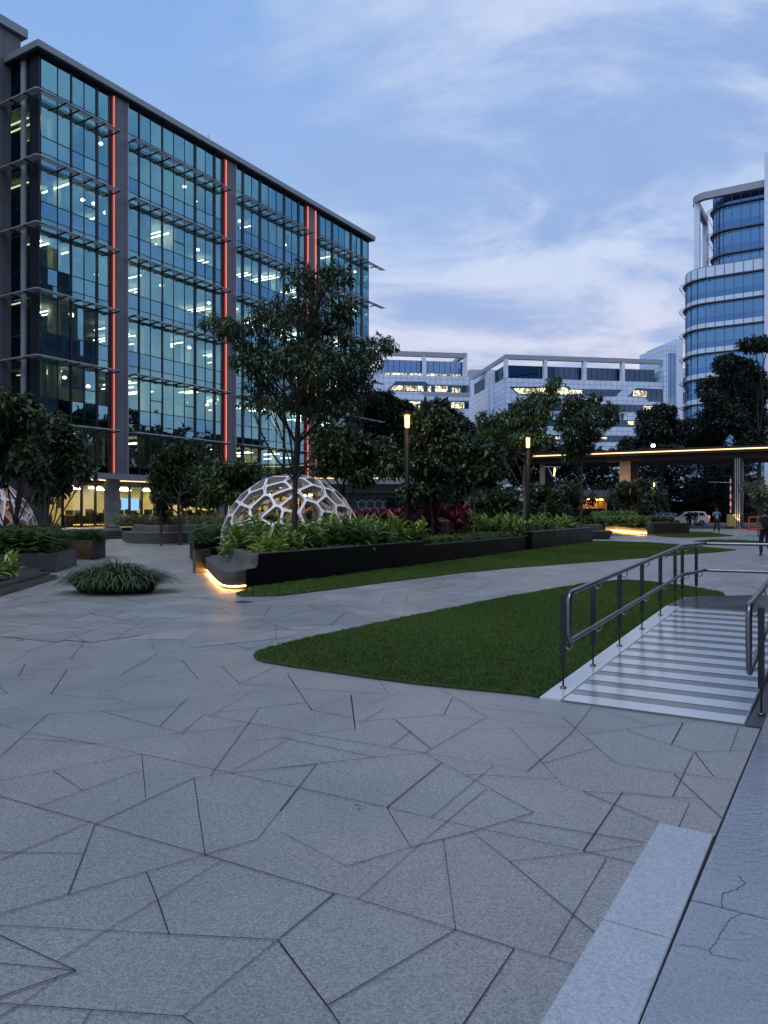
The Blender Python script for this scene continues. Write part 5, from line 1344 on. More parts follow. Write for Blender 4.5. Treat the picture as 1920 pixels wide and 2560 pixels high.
tree('bushy_tree', 'narrow dark shrub tree left of the rounded bushy tree by the shopfront', (348, 1130), 36, [(347, 1110), (347, 1095)],
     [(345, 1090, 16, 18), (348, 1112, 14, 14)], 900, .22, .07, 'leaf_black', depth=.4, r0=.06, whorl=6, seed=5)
tree('umbrella_leaf_tree', 'multi stemmed tree with umbrella leaves directly left of the main white dome', (489, 1140), 33, [(488, 1100), (487, 1075)],
     [(452, 1032, 26, 16), (500, 1014, 34, 16), (540, 1018, 22, 16), (478, 1050, 32, 20), (520, 1046, 28, 18), (460, 1074, 22, 18), (508, 1072, 18, 12), (548, 1040, 12, 12)],
     6000, .26, .09, 'leaf_mid', depth=.8, r0=.05, hang=.4, whorl=8, seed=6)
# dark garden trees round the lamps
tree('broadleaf_tree', 'dark broad leaved tree right of the dome, lit warm by the nearer lamp', (741, 1190), 30, [(742, 1130), (741, 1070), (742, 1040)],
     [(700, 944, 32, 22), (742, 930, 32, 22), (720, 975, 42, 24), (770, 960, 34, 28), (692, 1012, 20, 14), (742, 1010, 34, 20), (790, 992, 34, 28), (780, 1032, 28, 16), (828, 965, 28, 24), (838, 1008, 24, 22)],
     4600, .26, .12, 'leaf_dark', depth=1.0, r0=.07, hang=.6, whorl=5, seed=7)
tree('broadleaf_tree', 'dark broad leaved tree wrapped round the nearer lamp, glowing where the lamp touches it', (935, 1190), 26.9, [(934, 1120), (930, 1050), (926, 1000)],
     [(902, 908, 24, 20), (930, 892, 26, 20), (950, 930, 34, 28), (915, 955, 38, 28), (960, 970, 34, 34), (902, 1005, 32, 30), (950, 1020, 34, 26), (882, 1058, 24, 18), (932, 1066, 38, 22), (860, 1000, 18, 30)],
     5200, .24, .12, 'leaf_dark', depth=.9, r0=.07, hang=.6, whorl=5, seed=8)
tree('broadleaf_tree', 'dark broad leaved tree with thin pale trunk between the two column lamps', (1022, 1190), 31, [(1024, 1120), (1026, 1070), (1024, 1050)],
     [(1008, 965, 32, 22), (1052, 982, 32, 22), (1000, 1006, 34, 24), (1042, 1026, 34, 24), (1078, 1010, 18, 22), (990, 1048, 28, 16), (1020, 990, 30, 20)],
     4200, .24, .12, 'leaf_dark', depth=.9, r0=.05, hang=.5, whorl=5, bark='bark_pale', seed=9)
tree('slender_tree', 'leaning slender tree with pale trunk behind the farther column lamp', (1134, 1180), 36, [(1134, 1100), (1133, 1040), (1137, 1000), (1150, 950), (1165, 900), (1185, 850)],
     [(1192, 832, 16, 14), (1203, 822, 8, 8), (1165, 855, 22, 18), (1188, 862, 18, 16), (1130, 880, 28, 20), (1168, 890, 28, 18), (1100, 908, 32, 22), (1145, 918, 34, 22), (1052, 902, 22, 14), (1070, 926, 36, 18), (1112, 948, 38, 18), (1160, 950, 28, 18), (1050, 940, 24, 14), (1104, 968, 20, 14)],
     6000, .26, .075, 'leaf_mid', depth=1.0, r0=.09, hang=.7, whorl=6, bark='bark_pale', seed=10)
tree('slender_tree', 'slender sparse tree standing left of the gatehouse before the far white office', (1256, 1150), 42, [(1257, 1080), (1257, 1020), (1258, 985), (1256, 930), (1254, 880)],
     [(1240, 872, 26, 20), (1288, 864, 18, 14), (1226, 902, 22, 18), (1262, 906, 34, 20), (1306, 890, 20, 14), (1334, 898, 14, 10), (1240, 936, 30, 18), (1282, 934, 24, 16), (1250, 964, 34, 20), (1232, 986, 18, 14), (1212, 920, 14, 12), (1316, 912, 14, 10)],
     6000, .27, .075, 'leaf_dark', depth=1.0, r0=.09, hang=.7, whorl=6, seed=11)
tree('frangipani', 'spreading frangipani with reddish leaves above the far glowing bench', (1368, 1140), 58, [(1368, 1125), (1368, 1112)],
     [(1350, 1055, 22, 12), (1390, 1050, 22, 12), (1332, 1075, 18, 12), (1370, 1078, 28, 14), (1410, 1074, 18, 12), (1342, 1096, 18, 10), (1390, 1096, 24, 12), (1425, 1090, 8, 8)],
     3200, .36, .12, 'leaf_frangi', depth=1.2, r0=.12, hang=-.2, whorl=9, bark='bark_pale', seed=12)
tree('frangipani', 'lower frangipani bush left of the gatehouse', (1232, 1130), 52, [(1232, 1112), (1232, 1100)],
     [(1222, 1058, 22, 12), (1244, 1066, 18, 12), (1215, 1084, 18, 12), (1245, 1090, 20, 12), (1270, 1080, 12, 10)], 2200, .34, .11, 'leaf_frangi', depth=1.0, r0=.1, hang=-.2, whorl=9, bark='bark_pale', seed=13)
tree('layered_tree', 'pale layered small tree beside the backpack man at the right edge', (1650, 1140), 50, [(1650, 1110), (1650, 1070)],
     [(1640, 1050, 24, 4), (1632, 1072, 22, 4), (1650, 1060, 20, 4), (1640, 1090, 24, 4), (1660, 1078, 18, 4), (1625, 1062, 8, 3)], 1500, .34, .10, 'leaf_pale', depth=1.0, r0=.06, hang=-.1, whorl=6, seed=14)
# dense shrubs under the trees
def shrub(name, label, cl, Y, nl, L, W, mat, depth=.8, seed=0, hang=.0, group=None, whorl=5, cat='shrub'):
    b = (sum(c[0] for c in cl) / len(cl), 0); bz = P(b[0] * DS, 0, Y); base = (b[0], (1280 + CH * F / Y) / DS)
    return tree(name, label, base, Y, [(b[0], max(c[1] for c in cl))], cl, nl, L, W, mat, group, depth, 'bark', .04, True, .2, hang, whorl, True, cat, seed)
shrub('garden_shrub', 'dark green shrub mass left of the farther lamp, before the pavilion end', [(1065, 1060, 20, 14), (1085, 1085, 30, 22), (1050, 1090, 26, 20), (1110, 1070, 24, 16), (1020, 1100, 26, 16), (1090, 1105, 30, 14)], 44, 2600, .30, .16, 'leaf_dark', seed=21)
shrub('garden_shrub', 'dark green shrub mass behind the farther lamp and pale trunk', [(1165, 1062, 24, 16), (1195, 1075, 26, 18), (1155, 1090, 24, 18), (1190, 1100, 30, 16), (1215, 1105, 20, 12)], 46, 2600, .30, .16, 'leaf_dark', seed=22)
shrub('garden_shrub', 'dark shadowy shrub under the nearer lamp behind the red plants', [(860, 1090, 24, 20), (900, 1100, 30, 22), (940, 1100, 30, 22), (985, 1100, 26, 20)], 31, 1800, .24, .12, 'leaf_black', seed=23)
# ---------------- big dark trees behind the gate and the garden
def bigtree(label, cl, Y, nl, base, seed, L=.46, W=.24, mat='leaf_far', depth=4.0, r0=.35):
    return tree('rain_tree', label, base, Y, [(base[0], (max(c[1] for c in cl)) - 10)], cl, nl, L, W, mat, 'big dark trees beyond the garden', depth, 'bark', r0, True, .2, .1, 5, False, 'tree', seed)
bigtree('largest dark rain tree rising before the rounded tower at the right edge', [(1602, 758, 36, 14), (1640, 750, 30, 12), (1562, 792, 34, 20), (1620, 795, 46, 34), (1540, 838, 36, 24), (1600, 850, 56, 40), (1518, 868, 24, 18), (1560, 905, 56, 40), (1640, 905, 44, 44), (1500, 925, 34, 22), (1660, 830, 30, 50), (1545, 945, 40, 20), (1620, 950, 40, 20)], 98, 36000, (1640, 1140), 31)
bigtree('broad dark tree above the gate canopy, left of the largest tree', [(1405, 898, 28, 14), (1440, 888, 30, 18), (1472, 925, 36, 24), (1400, 932, 36, 22), (1366, 960, 26, 16), (1440, 955, 46, 20), (1340, 978, 24, 10), (1420, 980, 60, 14), (1495, 960, 30, 20)], 102, 18000, (1430, 1140), 32)
bigtree('dark tree behind the gate, under the canopy beside its left column', [(1230, 985, 44, 26), (1290, 990, 40, 26), (1260, 1030, 54, 30), (1320, 1030, 40, 30), (1220, 1065, 44, 30), (1290, 1075, 44, 26), (1340, 1085, 30, 22)], 108, 9000, (1280, 1150), 33, L=.55, W=.3)
bigtree('dark tree behind the gate, in the middle under the canopy', [(1400, 1010, 50, 22), (1460, 1010, 50, 24), (1430, 1050, 56, 30), (1390, 1080, 34, 22), (1480, 1060, 44, 28), (1440, 1090, 54, 22)], 110, 8000, (1430, 1150), 34, L=.55, W=.3)
bigtree('dark tree behind the gate, right of the white car', [(1540, 1010, 50, 22), (1600, 1010, 54, 26), (1560, 1050, 56, 30), (1630, 1050, 44, 34), (1530, 1085, 44, 24), (1600, 1090, 54, 26), (1660, 1090, 40, 24)], 108, 9000, (1580, 1150), 35, L=.55, W=.3)
bigtree('dark tree directly right of the glass office building end', [(826, 862, 30, 18), (808, 892, 26, 26), (860, 886, 34, 22), (888, 902, 26, 18), (830, 930, 40, 30), (870, 940, 40, 30)], 84, 11000, (840, 1140), 36, L=.55, W=.3, depth=3)
bigtree('dark tree before the far white office, behind the nearer lamp', [(952, 874, 16, 14), (940, 902, 26, 20), (980, 898, 22, 14), (960, 935, 44, 24), (1010, 930, 26, 20), (920, 945, 30, 24), (1020, 960, 40, 24)], 80, 11000, (960, 1140), 37, L=.5, W=.28, depth=3)
bigtree('dark tree filling the gap behind the leaning slender tree', [(1060, 950, 40, 30), (1110, 975, 44, 30), (1160, 975, 40, 30), (1080, 1010, 50, 30), (1150, 1020, 50, 34), (1200, 1000, 36, 30), (1040, 1040, 40, 30)], 86, 9000, (1110, 1150), 38, L=.55, W=.3, depth=3)
rt = random.Random(5)
for i, (X, Y_, hgt) in enumerate(((37, 53, 12), (42, 61, 14), (47, 68, 15), (53, 76, 14), (45, 56, 17), (52, 64, 17), (60, 82, 15))):
    k_ = F / Y_ ; pxx = lambda X: (960 + X * k_) / DS
    cl = []
    for j in range(9): cl.append((pxx(X + rt.uniform(-3.2, 3.2)), (1280 - (hgt * rt.uniform(.45, .92) - CH) * k_) / DS, 2.4 * k_ / DS, 1.7 * k_ / DS))
    tree('rain_tree', 'tall dark tree beyond the right edge, mirrored in the lower office glass', (pxx(X), (1280 + CH * k_) / DS), Y_, [(pxx(X), (1280 - (hgt * .5 - CH) * k_) / DS)], cl, 3600, .7, .42, 'leaf_far', 'trees beyond the right edge', 3.0, 'bark', .3, True, .2, .1, 5, False, 'tree', 50 + i)
# clipped hedge
h0, h1 = G(1634, 1326), G(1671, 1325)
hq = empty('clipped_hedge', h0); tag(hq, 'square clipped dark hedge block at the end of the far planter', 'hedge')
hx, hw = (h0.x + h1.x) / 2, (h1.x - h0.x) / 2
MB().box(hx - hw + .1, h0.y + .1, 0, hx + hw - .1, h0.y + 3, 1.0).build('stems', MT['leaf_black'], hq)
n = 5200; Pc = np.stack([rng.uniform(hx - hw, hx + hw, n), rng.uniform(h0.y, h0.y + 3, n), rng.uniform(.05, 1.12, n)], 1)
f = rng.integers(0, 3, n); Pc[f == 0, 1] = h0.y; Pc[f == 1, 2] = 1.12; Pc[(f == 2), 0] = np.where(rng.random((f == 2).sum()) < .5, hx - hw, hx + hw)
leaf_object('foliage', Pc, unit(rng.normal(size=(n, 3)) + np.array([0, -.3, .6])), unit(rng.normal(size=(n, 3))), rng.uniform(.06, .13, n), rng.uniform(.04, .07, n), MT['leaf_mid'], hq, simple=True)

# ---------------- low planting
def bedpts(poly, n):
    xs = [p[0] for p in poly]; ys = [p[1] for p in poly]; out = []
    while len(out) < n:
        X = rng.uniform(min(xs), max(xs), n * 3); Y = rng.uniform(min(ys), max(ys), n * 3); k = inpoly(X, Y, poly); out += list(zip(X[k], Y[k]))
    return out[:n]
def fern_bed(label, poly, z, n, h=.35, L=.30, mat='leaf_fern', leaflet=.085, name='fern_bed', spill=0):
    """arching fronds made of small leaflets"""
    c = np.array(bedpts(poly, n)); k = 11; fr = 7
    Pc, Dd, Up, Ll = [], [], [], []
    a = rng.uniform(0, 2 * np.pi, (n, fr)); el = rng.uniform(.35, 1.15, (n, fr)); LL = L * rng.uniform(.7, 1.3, (n, fr))
    hh = h * rng.uniform(.0, 1.0, (n, fr)) ** .8 * rng.uniform(.75, 1.05, (n, 1)); el = el * (.35 + .65 * hh / max(h, .01))
    for j in range(1, k):
        t = j / (k - 1)
        rad = LL * t * np.cos(el) ; zz_ = z + hh + LL * .8 * (np.sin(el) * t - .55 * t * t)
        px_ = c[:, 0:1] + np.cos(a) * rad; py_ = c[:, 1:2] + np.sin(a) * rad
        base = np.stack([px_, py_, zz_], -1).reshape(-1, 3)
        for s in (-1, 1):
            dd_ = np.stack([np.cos(a + s * 1.15), np.sin(a + s * 1.15), -.25 + 0 * a], -1).reshape(-1, 3)
            Pc.append(base); Dd.append(unit(dd_)); Up.append(np.tile([0, 0, 1.0], (len(base), 1))); Ll.append(np.full(len(base), leaflet * (1.15 - .7 * t)))
    Pc, Dd, Up, Ll = map(np.concatenate, (Pc, Dd, Up, Ll)); nn = len(Pc)
    Up = unit(Up + rng.normal(size=Up.shape) * .3)
    o = leaf_object(name, Pc, Dd, Up, Ll * rng.uniform(.8, 1.2, nn), Ll * .42, MT[mat], None, simple=True)
    tag(o, label, 'fern bed', None, 'stuff'); return o
# prototypes of broad leaved ginger plants, copied about the beds
def ginger_mesh(seed, h, nst, L, W, wild=1.0):
    r = random.Random(seed); Pc, Dd, Up, Ll, Ww = [], [], [], [], []; m = MB()
    for s in range(nst):
        a = r.uniform(0, 6.28); lean = r.uniform(.05, .35) * wild; hh = h * r.uniform(.6, 1.0)
        bx_, by_ = r.uniform(-.12, .12), r.uniform(-.12, .12)
        top = Vector((bx_ + math.cos(a) * lean * hh, by_ + math.sin(a) * lean * hh, hh))
        m.tube([(bx_, by_, 0), (bx_ * .5 + top.x * .5, by_ * .5 + top.y * .5, hh * .55), top], [.012, .010, .006], 5)
        for j in range(8):
            t = .25 + .75 * j / 7; p = Vector((bx_, by_, 0)).lerp(top, t); b = a + (j % 2) * math.pi + r.uniform(-.5, .5); e = r.uniform(.15, .9) + (.5 if j > 5 else 0)
            Pc.append(p); Dd.append((math.cos(b) * math.cos(e), math.sin(b) * math.cos(e), math.sin(e))); Up.append((r.uniform(-.3, .3), r.uniform(-.3, .3), 1)); Ll.append(L * r.uniform(.7, 1.2)); Ww.append(W * r.uniform(.75, 1.15))
    return m, np.array(Pc), unit(np.array(Dd)), unit(np.array(Up)), np.array(Ll), np.array(Ww)
def plant_proto(name, seed, h, nst, L, W, mat, label, cat, group, droop=.4, stem='leaf_mid'):
    m, Pc, Dd, Up, Ll, Ww = ginger_mesh(seed, h, nst, L, W)
    o = empty(name, (0, 0, 0)); tag(o, label, cat, group)
    leaf_object('foliage', Pc, Dd, Up, Ll, Ww, MT[mat], o, droop, False, np.array([rng.uniform(.1, .9)] * len(Pc)), 'L')
    m.build('stems', MT[stem], o, 'L'); return o
def scatter(protos, pts, z, smin=.8, smax=1.2, labels=None, sfn=None):
    out_ = []
    for i, (x, y) in enumerate(pts):
        pr = protos[i % len(protos)]; o = pr if pr.get('_u') is None else copy_tree(pr)
        if pr.get('_u') is None: pr['_u'] = 1
        o.location = (x, y, z); o.rotation_euler = (0, 0, rng.uniform(0, 6.28)); s = rng.uniform(smin, smax) * (sfn(x, y) if sfn else 1); o.scale = (s, s, s); out_.append(o)
        if labels: o['label'] = labels(i, x, y)
    for o in out_:
        if '_u' in o: del o['_u']
    return out_
def wpt(t, d): q = C0 + WU * t + WV * d; return (q.x, q.y)
GL = 'glossy broad leaved ginger plant in the long black planter'
gp_ = [plant_proto('ginger_plant', 40 + i, (.62, .75, .5, .68, .8)[i], (5, 6, 5, 4, 6)[i], .46, .125, 'leaf_ginger', GL, 'plant', 'ginger plants filling the long planter') for i in range(5)]
pts = []
rg = random.Random(77)
while len(pts) < 62:                                       # near end, round the slender tree
    t, d = rg.uniform(1.1, 10.0), rg.uniform(.45, 3.6)
    x, y = wpt(t, d)
    if d > .75 + t * .75: continue
    if all((x - a) ** 2 + (y - b) ** 2 > .10 for a, b in pts): pts.append((x, y))
n1p = len(pts)
while len(pts) < n1p + 80:                                 # far half
    t, d = rg.uniform(17.5, 28), rg.uniform(.35, 3.8); x, y = wpt(t, d)
    if all((x - a) ** 2 + (y - b) ** 2 > .13 for a, b in pts): pts.append((x, y))
while len(pts) < n1p + 92: pts.append(wpt(rg.uniform(8.6, 17.5), rg.uniform(2.5, 4.5)))
scatter(gp_, pts, .50, .75, 1.1, sfn=lambda x, y: min(1, max(.5, .38 + .17 * (Vector((x, y, 0)) - C0).dot(WU))))
# leafy plants in the left foreground bed
gl_ = [plant_proto('ginger_plant', 60 + i, .42, 5, .36, .10, 'leaf_ginger', 'bright green broad leaved plant behind the low kerb at the left edge', 'plant', 'ginger plants by the left kerb') for i in range(2)]
pts = []
while len(pts) < 14:
    t = rg.uniform(-1.6, 3.4); q = Lr(cb[1], cb[2], t / 3.6) + dn * rg.uniform(.55, 1.15) - dk * .5
    if q.x < -6.9: pts.append((q.x, q.y))
scatter(gl_, pts, .10, .7, 1.0)
# small striped plants by the glazed front
vg = [plant_proto('striped_plant', 70 + i, .30, 5, .42, .055, 'leaf_varieg', 'cream striped strap leaved plant behind the curved grey bench', 'plant', 'striped plants behind the curved bench') for i in range(2)]
pts = []
while len(pts) < 44: q = G(rg.uniform(270, 555), 1353); q2_ = q + Vector((rg.uniform(-.3, .3), rg.uniform(1.0, 2.8), 0)); pts.append((q2_.x, q2_.y))
scatter(vg, pts, .86, .8, 1.2)
# cordylines
def cordyline(seed, h):
    r = random.Random(seed); Pc, Dd, Up, Ll, Ww = [], [], [], [], []; m = MB()
    for s in range(3):
        bx_, by_ = r.uniform(-.25, .25), r.uniform(-.2, .2); hh = h * r.uniform(.5, 1); m.tube([(bx_ * .4, by_ * .4, 0), (bx_, by_, hh)], [.025, .018], 6)
        for j in range(34):
            t = j / 33; b = j * 2.4; e = .05 + 1.3 * t; Pc.append((bx_, by_, hh - .28 * (1 - t) + .05)); Dd.append((math.cos(b) * math.cos(e), math.sin(b) * math.cos(e), math.sin(e))); Up.append((0, 0, 1)); Ll.append(.42 * r.uniform(.8, 1.15)); Ww.append(.075)
    return m, np.array(Pc), unit(np.array(Dd)), unit(np.array(Up) + rng.normal(size=(len(Pc), 3)) * .1), np.array(Ll), np.array(Ww)
cps = []
for i in range(4):
    m, Pc, Dd, Up, Ll, Ww = cordyline(80 + i, (.95, .7, 1.15, .8)[i]); o = empty('cordyline', (0, 0, 0)); tag(o, 'red leaved cordyline under the garden trees in the long planter', 'plant', 'red cordylines in the planter')
    tone = np.tile(np.linspace(.1, 1, 34), 3); leaf_object('foliage', Pc, Dd, Up, Ll, Ww, MT['leaf_red'], o, .35, False, tone, 'L'); m.build('stems', MT['bark'], o, 'L'); cps.append(o)
cpos = [(c[0] * DS, c[1]) for c in ((795, 27.5), (812, 28.6), (822, 27.2), (845, 27.8), (862, 28.8), (868, 26.9), (905, 27.6), (925, 28.4), (935, 27.2), (985, 28.8), (1003, 29.6), (778, 28.5), (838, 29.5), (880, 29.4), (960, 29.4))]
scatter(cps, [((px - 960) / F * Y, Y) for px, Y in cpos], .62, .8, 1.15)
# fern beds
fern_bed('low ferns spilling over the middle section of the long black planter', [wpt(9, .25), wpt(19, .3), wpt(19, 2.6), wpt(9, 2.8)], .50, 620, .28, .30)
fern_bed('mixed low ferns under the ginger plants at the near end of the long planter', [wpt(.9, .55), wpt(8.8, .3), wpt(8.8, 6), wpt(3.5, 3.8)], .50, 520, .16, .26)
fern_bed('low ferns under the ginger plants at the far end of the long planter', [wpt(18.6, .3), wpt(28, .3), wpt(28, 4), wpt(18.6, 4)], .55, 300, .3, .34)
fern_bed('bushy ferns on the black block behind the lit bench', [xy(q1 + Vector((.2, .2, 0))), xy(q2 + Vector((.1, .15, 0))), xy(q2b + Vector((0, .1, 0))), xy(q2b + WU * 4.6), xy(q1 + WU * 2.3)], .60, 800, .50, .32)
fern_bed('bushy ferns filling the corner planter at the left edge', [xy(wl_[0] + Vector((-.5, .2, 0))), xy(fA + Vector((-.3, .2, 0))), xy(fB + Vector((-.2, -.2, 0))), xy(fB + Vector((-5, .8, 0)))], .45, 1500, .72, .34)
fern_bed('bush of ferns on the block behind the grass clump', [xy(g0 + Vector((.1, .2, 0))), xy(g1 + Vector((0, .2, 0))), xy(g2 + Vector((-.1, -.1, 0))), xy(g2 + Vector((-2.8, .4, 0)))], .60, 420, .30, .28)
fern_bed('ferns behind the dome between the planter and the shopfront', [wpt(5.2, 3.9), wpt(6.9, 4.9), wpt(9.4, 7.6), wpt(16, 7.2), wpt(16, 5), wpt(9, 4)], .50, 700, .4, .34)
q = [G(1470, 1340) + WU * k + Vector((s, 0, 0)) for k, s in ((1.2, -.5), (1.2, 2.2), (5, 3.2), (5, -.3))]
fern_bed('feathery green plants behind the small far bench', [xy(p) for p in q], .75, 420, .55, .4, 'leaf_hedge', .15)
q = [c1_ + Vector((-.8, 1.6, 0)), c2_ + Vector((-.6, 1.4, 0)), c2_ + Vector((.6, 4, 0)), c1_ + Vector((-.6, 4.5, 0))]
fern_bed('bright feathery hedge plants above the far glowing bench', [xy(p) for p in q], .75, 1100, .85, .4, 'leaf_hedge', .20)
# strap leaved clump on the paving
cc_ = G(285, 1482); n = 2100; cy_ = cc_.y + .15
cl_ = empty('strap_leaf_clump', (cc_.x, cy_, 0)); tag(cl_, 'oval clump of arching strap leaved grass standing alone on the paving', 'grass clump')
aa = rng.uniform(0, 6.283, n); r_ = np.sqrt(rng.uniform(0, 1, n)); bx_ = cc_.x + np.cos(aa) * r_ * .74; by_ = cy_ + np.sin(aa) * r_ * .42
MB().lathe((0, 0, 0), [(0, .03), (.97, .02), (1.0, 0)], 28)
m = MB(); m.prism([(cc_.x + math.cos(t) * .60, cy_ + math.sin(t) * .34) for t in np.linspace(0, 6.283, 29)[:-1]], -.002, .02); m.build('soil', MT['soil'], cl_)
th = rng.uniform(0, 6.283, n); outw = np.arctan2(np.sin(aa) * r_ * .6, np.cos(aa) * r_); th = np.where(rng.random(n) < .8, outw + rng.normal(size=n) * .6, th)
H = rng.uniform(.38, .80, n) * (1 - .28 * r_ ** 2); reach = rng.uniform(.15, .62, n) * (.55 + .85 * r_); Wl = rng.uniform(.018, .034, n); K = 7
V_ = np.zeros((n, K, 2, 3)); sx = -np.sin(th); sy = np.cos(th)
for j in range(K):
    t = j / (K - 1); rr2 = reach * t ** (1.7 - .6 * r_); zz2 = H * (1.85 * t - (1.0 + .55 * r_) * t ** 2.3) ; w = Wl * (1 - t ** 3) * .5 + .0006
    for s in (0, 1):
        V_[:, j, s, 0] = bx_ + np.cos(th) * rr2 + sx * w * (2 * s - 1); V_[:, j, s, 1] = by_ + np.sin(th) * rr2 + sy * w * (2 * s - 1); V_[:, j, s, 2] = zz2 + .01
b = np.arange(n)[:, None, None] * (2 * K) + np.arange(K - 1)[None, :, None] * 2 + np.array([0, 1, 3, 2])[None, None]
me = npmesh('straps', V_.reshape(-1, 3), b.reshape(-1, 4), smooth=True, rnd=np.repeat(rng.uniform(0, 1, n), K - 1)); link('leaves', me, MT['leaf_strap'], cl_)
# ============================================================ people
def skinmesh(nodes, edges, root, lv=2):
    keys = list(nodes); me = bpy.data.meshes.new('s'); me.from_pydata([nodes[k][0] for k in keys], [(keys.index(a), keys.index(b)) for a, b in edges], [])
    o = bpy.data.objects.new('s', me); COL.objects.link(o)
    md = o.modifiers.new('k', 'SKIN'); md.use_smooth_shade = True
    sv = me.skin_vertices[0].data
    for i, k in enumerate(keys):
        r = nodes[k][1]; sv[i].radius = r if isinstance(r, tuple) else (r, r); sv[i].use_root = (k == root)
    sb = o.modifiers.new('s', 'SUBSURF'); sb.levels = lv; sb.render_levels = lv
    bpy.context.view_layer.update()
    m2 = bpy.data.meshes.new_from_object(o.evaluated_get(bpy.context.evaluated_depsgraph_get())); bpy.data.objects.remove(o)
    return m2
MT['skin'] = pm('brown skin', (.20, .11, .07), .55); MT['hair'] = pm('black hair', (.008, .007, .007), .5); MT['shoe'] = pm('dark shoe', (.012, .012, .014), .5)
def person(label, at, face, top, bottom, pose, hgt=1.72, extras=(), hairlen=0.0, group=None, sleeve='short'):
    """pose: joint name -> offset (x right of the figure, y forward, z) for hand/knee/foot of each side; face: heading in radians, 0 looks along +Y"""
    k = hgt / 1.72; o = empty('person', at, face); tag(o, label, 'person', group)
    J = dict(pelvis=(0, 0, .95), waist=(0, .0, 1.08), chest=(0, .01, 1.28), upper=(0, 0, 1.42), neck=(0, 0, 1.49), headb=(0, .015, 1.56), head=(0, .02, 1.62), headt=(0, .01, 1.68))
    for s, n in ((-1, 'l'), (1, 'r')):
        J['sh' + n] = (s * .19, 0, 1.40); J['hip' + n] = (s * .09, 0, .91)
        J['el' + n] = pose.get('el' + n, (s * .25, -.03, 1.12)); J['wr' + n] = pose.get('wr' + n, (s * .27, .08, .88)); 
        a, b = Vector(J['el' + n]), Vector(J['wr' + n]); d = (b - a).normalized(); J['ha' + n] = tuple(b + d * .09)
        J['kn' + n] = pose.get('kn' + n, (s * .10, .02, .50)); J['an' + n] = pose.get('an' + n, (s * .10, -.02, .09)); J['to' + n] = pose.get('to' + n, tuple(Vector(J['an' + n]) + Vector((0, .15, -.05))))
    q = {n: tuple(Vector(v) * k) for n, v in J.items()}
    R_ = dict(pelvis=(.14, .10), waist=(.12, .09), chest=(.15, .10), upper=(.13, .09), neck=.052, headb=(.062, .07), head=(.075, .09), headt=(.055, .065))
    for n in 'lr': R_.update({'sh' + n: .058, 'el' + n: .042, 'wr' + n: .030, 'ha' + n: (.034, .020), 'hip' + n: .09, 'kn' + n: .058, 'an' + n: .038, 'to' + n: .034})
    E = [('pelvis', 'waist'), ('waist', 'chest'), ('chest', 'upper'), ('upper', 'neck'), ('neck', 'headb'), ('headb', 'head'), ('head', 'headt')]
    for n in 'lr': E += [('upper', 'sh' + n), ('sh' + n, 'el' + n), ('el' + n, 'wr' + n), ('wr' + n, 'ha' + n), ('pelvis', 'hip' + n), ('hip' + n, 'kn' + n), ('kn' + n, 'an' + n), ('an' + n, 'to' + n)]
    sc_r = lambda r, f: (tuple(a * f * k for a in r) if isinstance(r, tuple) else r * f * k)
    body = skinmesh({n: (q[n], sc_r(R_[n], 1)) for n in q}, E, 'pelvis'); link('body', body, MT['skin'], o, 'L')
    # face and fingers
    hd = Vector(q['head']); m = MB(); 
    m.tube([hd + Vector((0, .075, .01)), hd + Vector((0, .105, -.02)), hd + Vector((0, .085, -.032))], [.008, .014, .010], 6)
    for s in (-1, 1): m.lathe(hd + Vector((s * .085, .0, -.02)), [(0, -.02), (.016, 0), (0, .03)], 6)
    m.build('nose_and_ears', MT['skin'], o, 'L')
    for n in 'lr':
        h = Vector(q['ha' + n]); d = (h - Vector(q['wr' + n])).normalized(); sd_ = d.cross(Vector((0, 1, 0))).normalized(); m = MB()
        for f in range(4):
            b = h + sd_ * (.024 - .016 * f) + d * .01; L_ = (.06, .07, .065, .05)[f] * k; m.tube([b, b + d * L_ * .6, b + d * L_ + Vector((0, .018, 0))], [.009, .008, .006], 5)
        b = h - d * .05 + Vector((0, .03, 0)); m.tube([b, b + d * .03 + Vector((0, .02, 0)), b + d * .06 + Vector((0, .022, 0))], [.010, .009, .007], 5)
        m.build('fingers', MT['skin'], o, 'L')
    # clothing as slightly looser shells
    tp = {'pelvis': (tuple(Vector(q['pelvis']) + Vector((0, 0, -.02))), sc_r((.155, .115), 1)), 'waist': (q['waist'], sc_r((.14, .108), 1)), 'chest': (q['chest'], sc_r((.165, .115), 1)), 'upper': (q['upper'], sc_r((.14, .098), 1))}
    te = [('pelvis', 'waist'), ('waist', 'chest'), ('chest', 'upper')]
    for n in 'lr':
        a, b = Vector(q['sh' + n]), Vector(q['el' + n]); e = a.lerp(b, .75 if sleeve == 'short' else 1.0)
        tp['sh' + n] = (tuple(a), .070 * k); tp['el' + n] = (tuple(e), .062 * k); te += [('upper', 'sh' + n), ('sh' + n, 'el' + n)]
        if sleeve == 'long': tp['wr' + n] = (q['wr' + n], .040 * k); te.append(('el' + n, 'wr' + n))
    link('shirt', skinmesh(tp, te, 'waist'), top, o, 'L')
    bt = {'pelvis': (q['pelvis'], sc_r((.145, .112), 1))}; be = []
    for n in 'lr':
        bt['hip' + n] = (q['hip' + n], .105 * k); bt['kn' + n] = (q['kn' + n], .075 * k); bt['an' + n] = (q['an' + n], .058 * k); be += [('pelvis', 'hip' + n), ('hip' + n, 'kn' + n), ('kn' + n, 'an' + n)]
    link('trousers', skinmesh(bt, be, 'pelvis'), bottom, o, 'L')
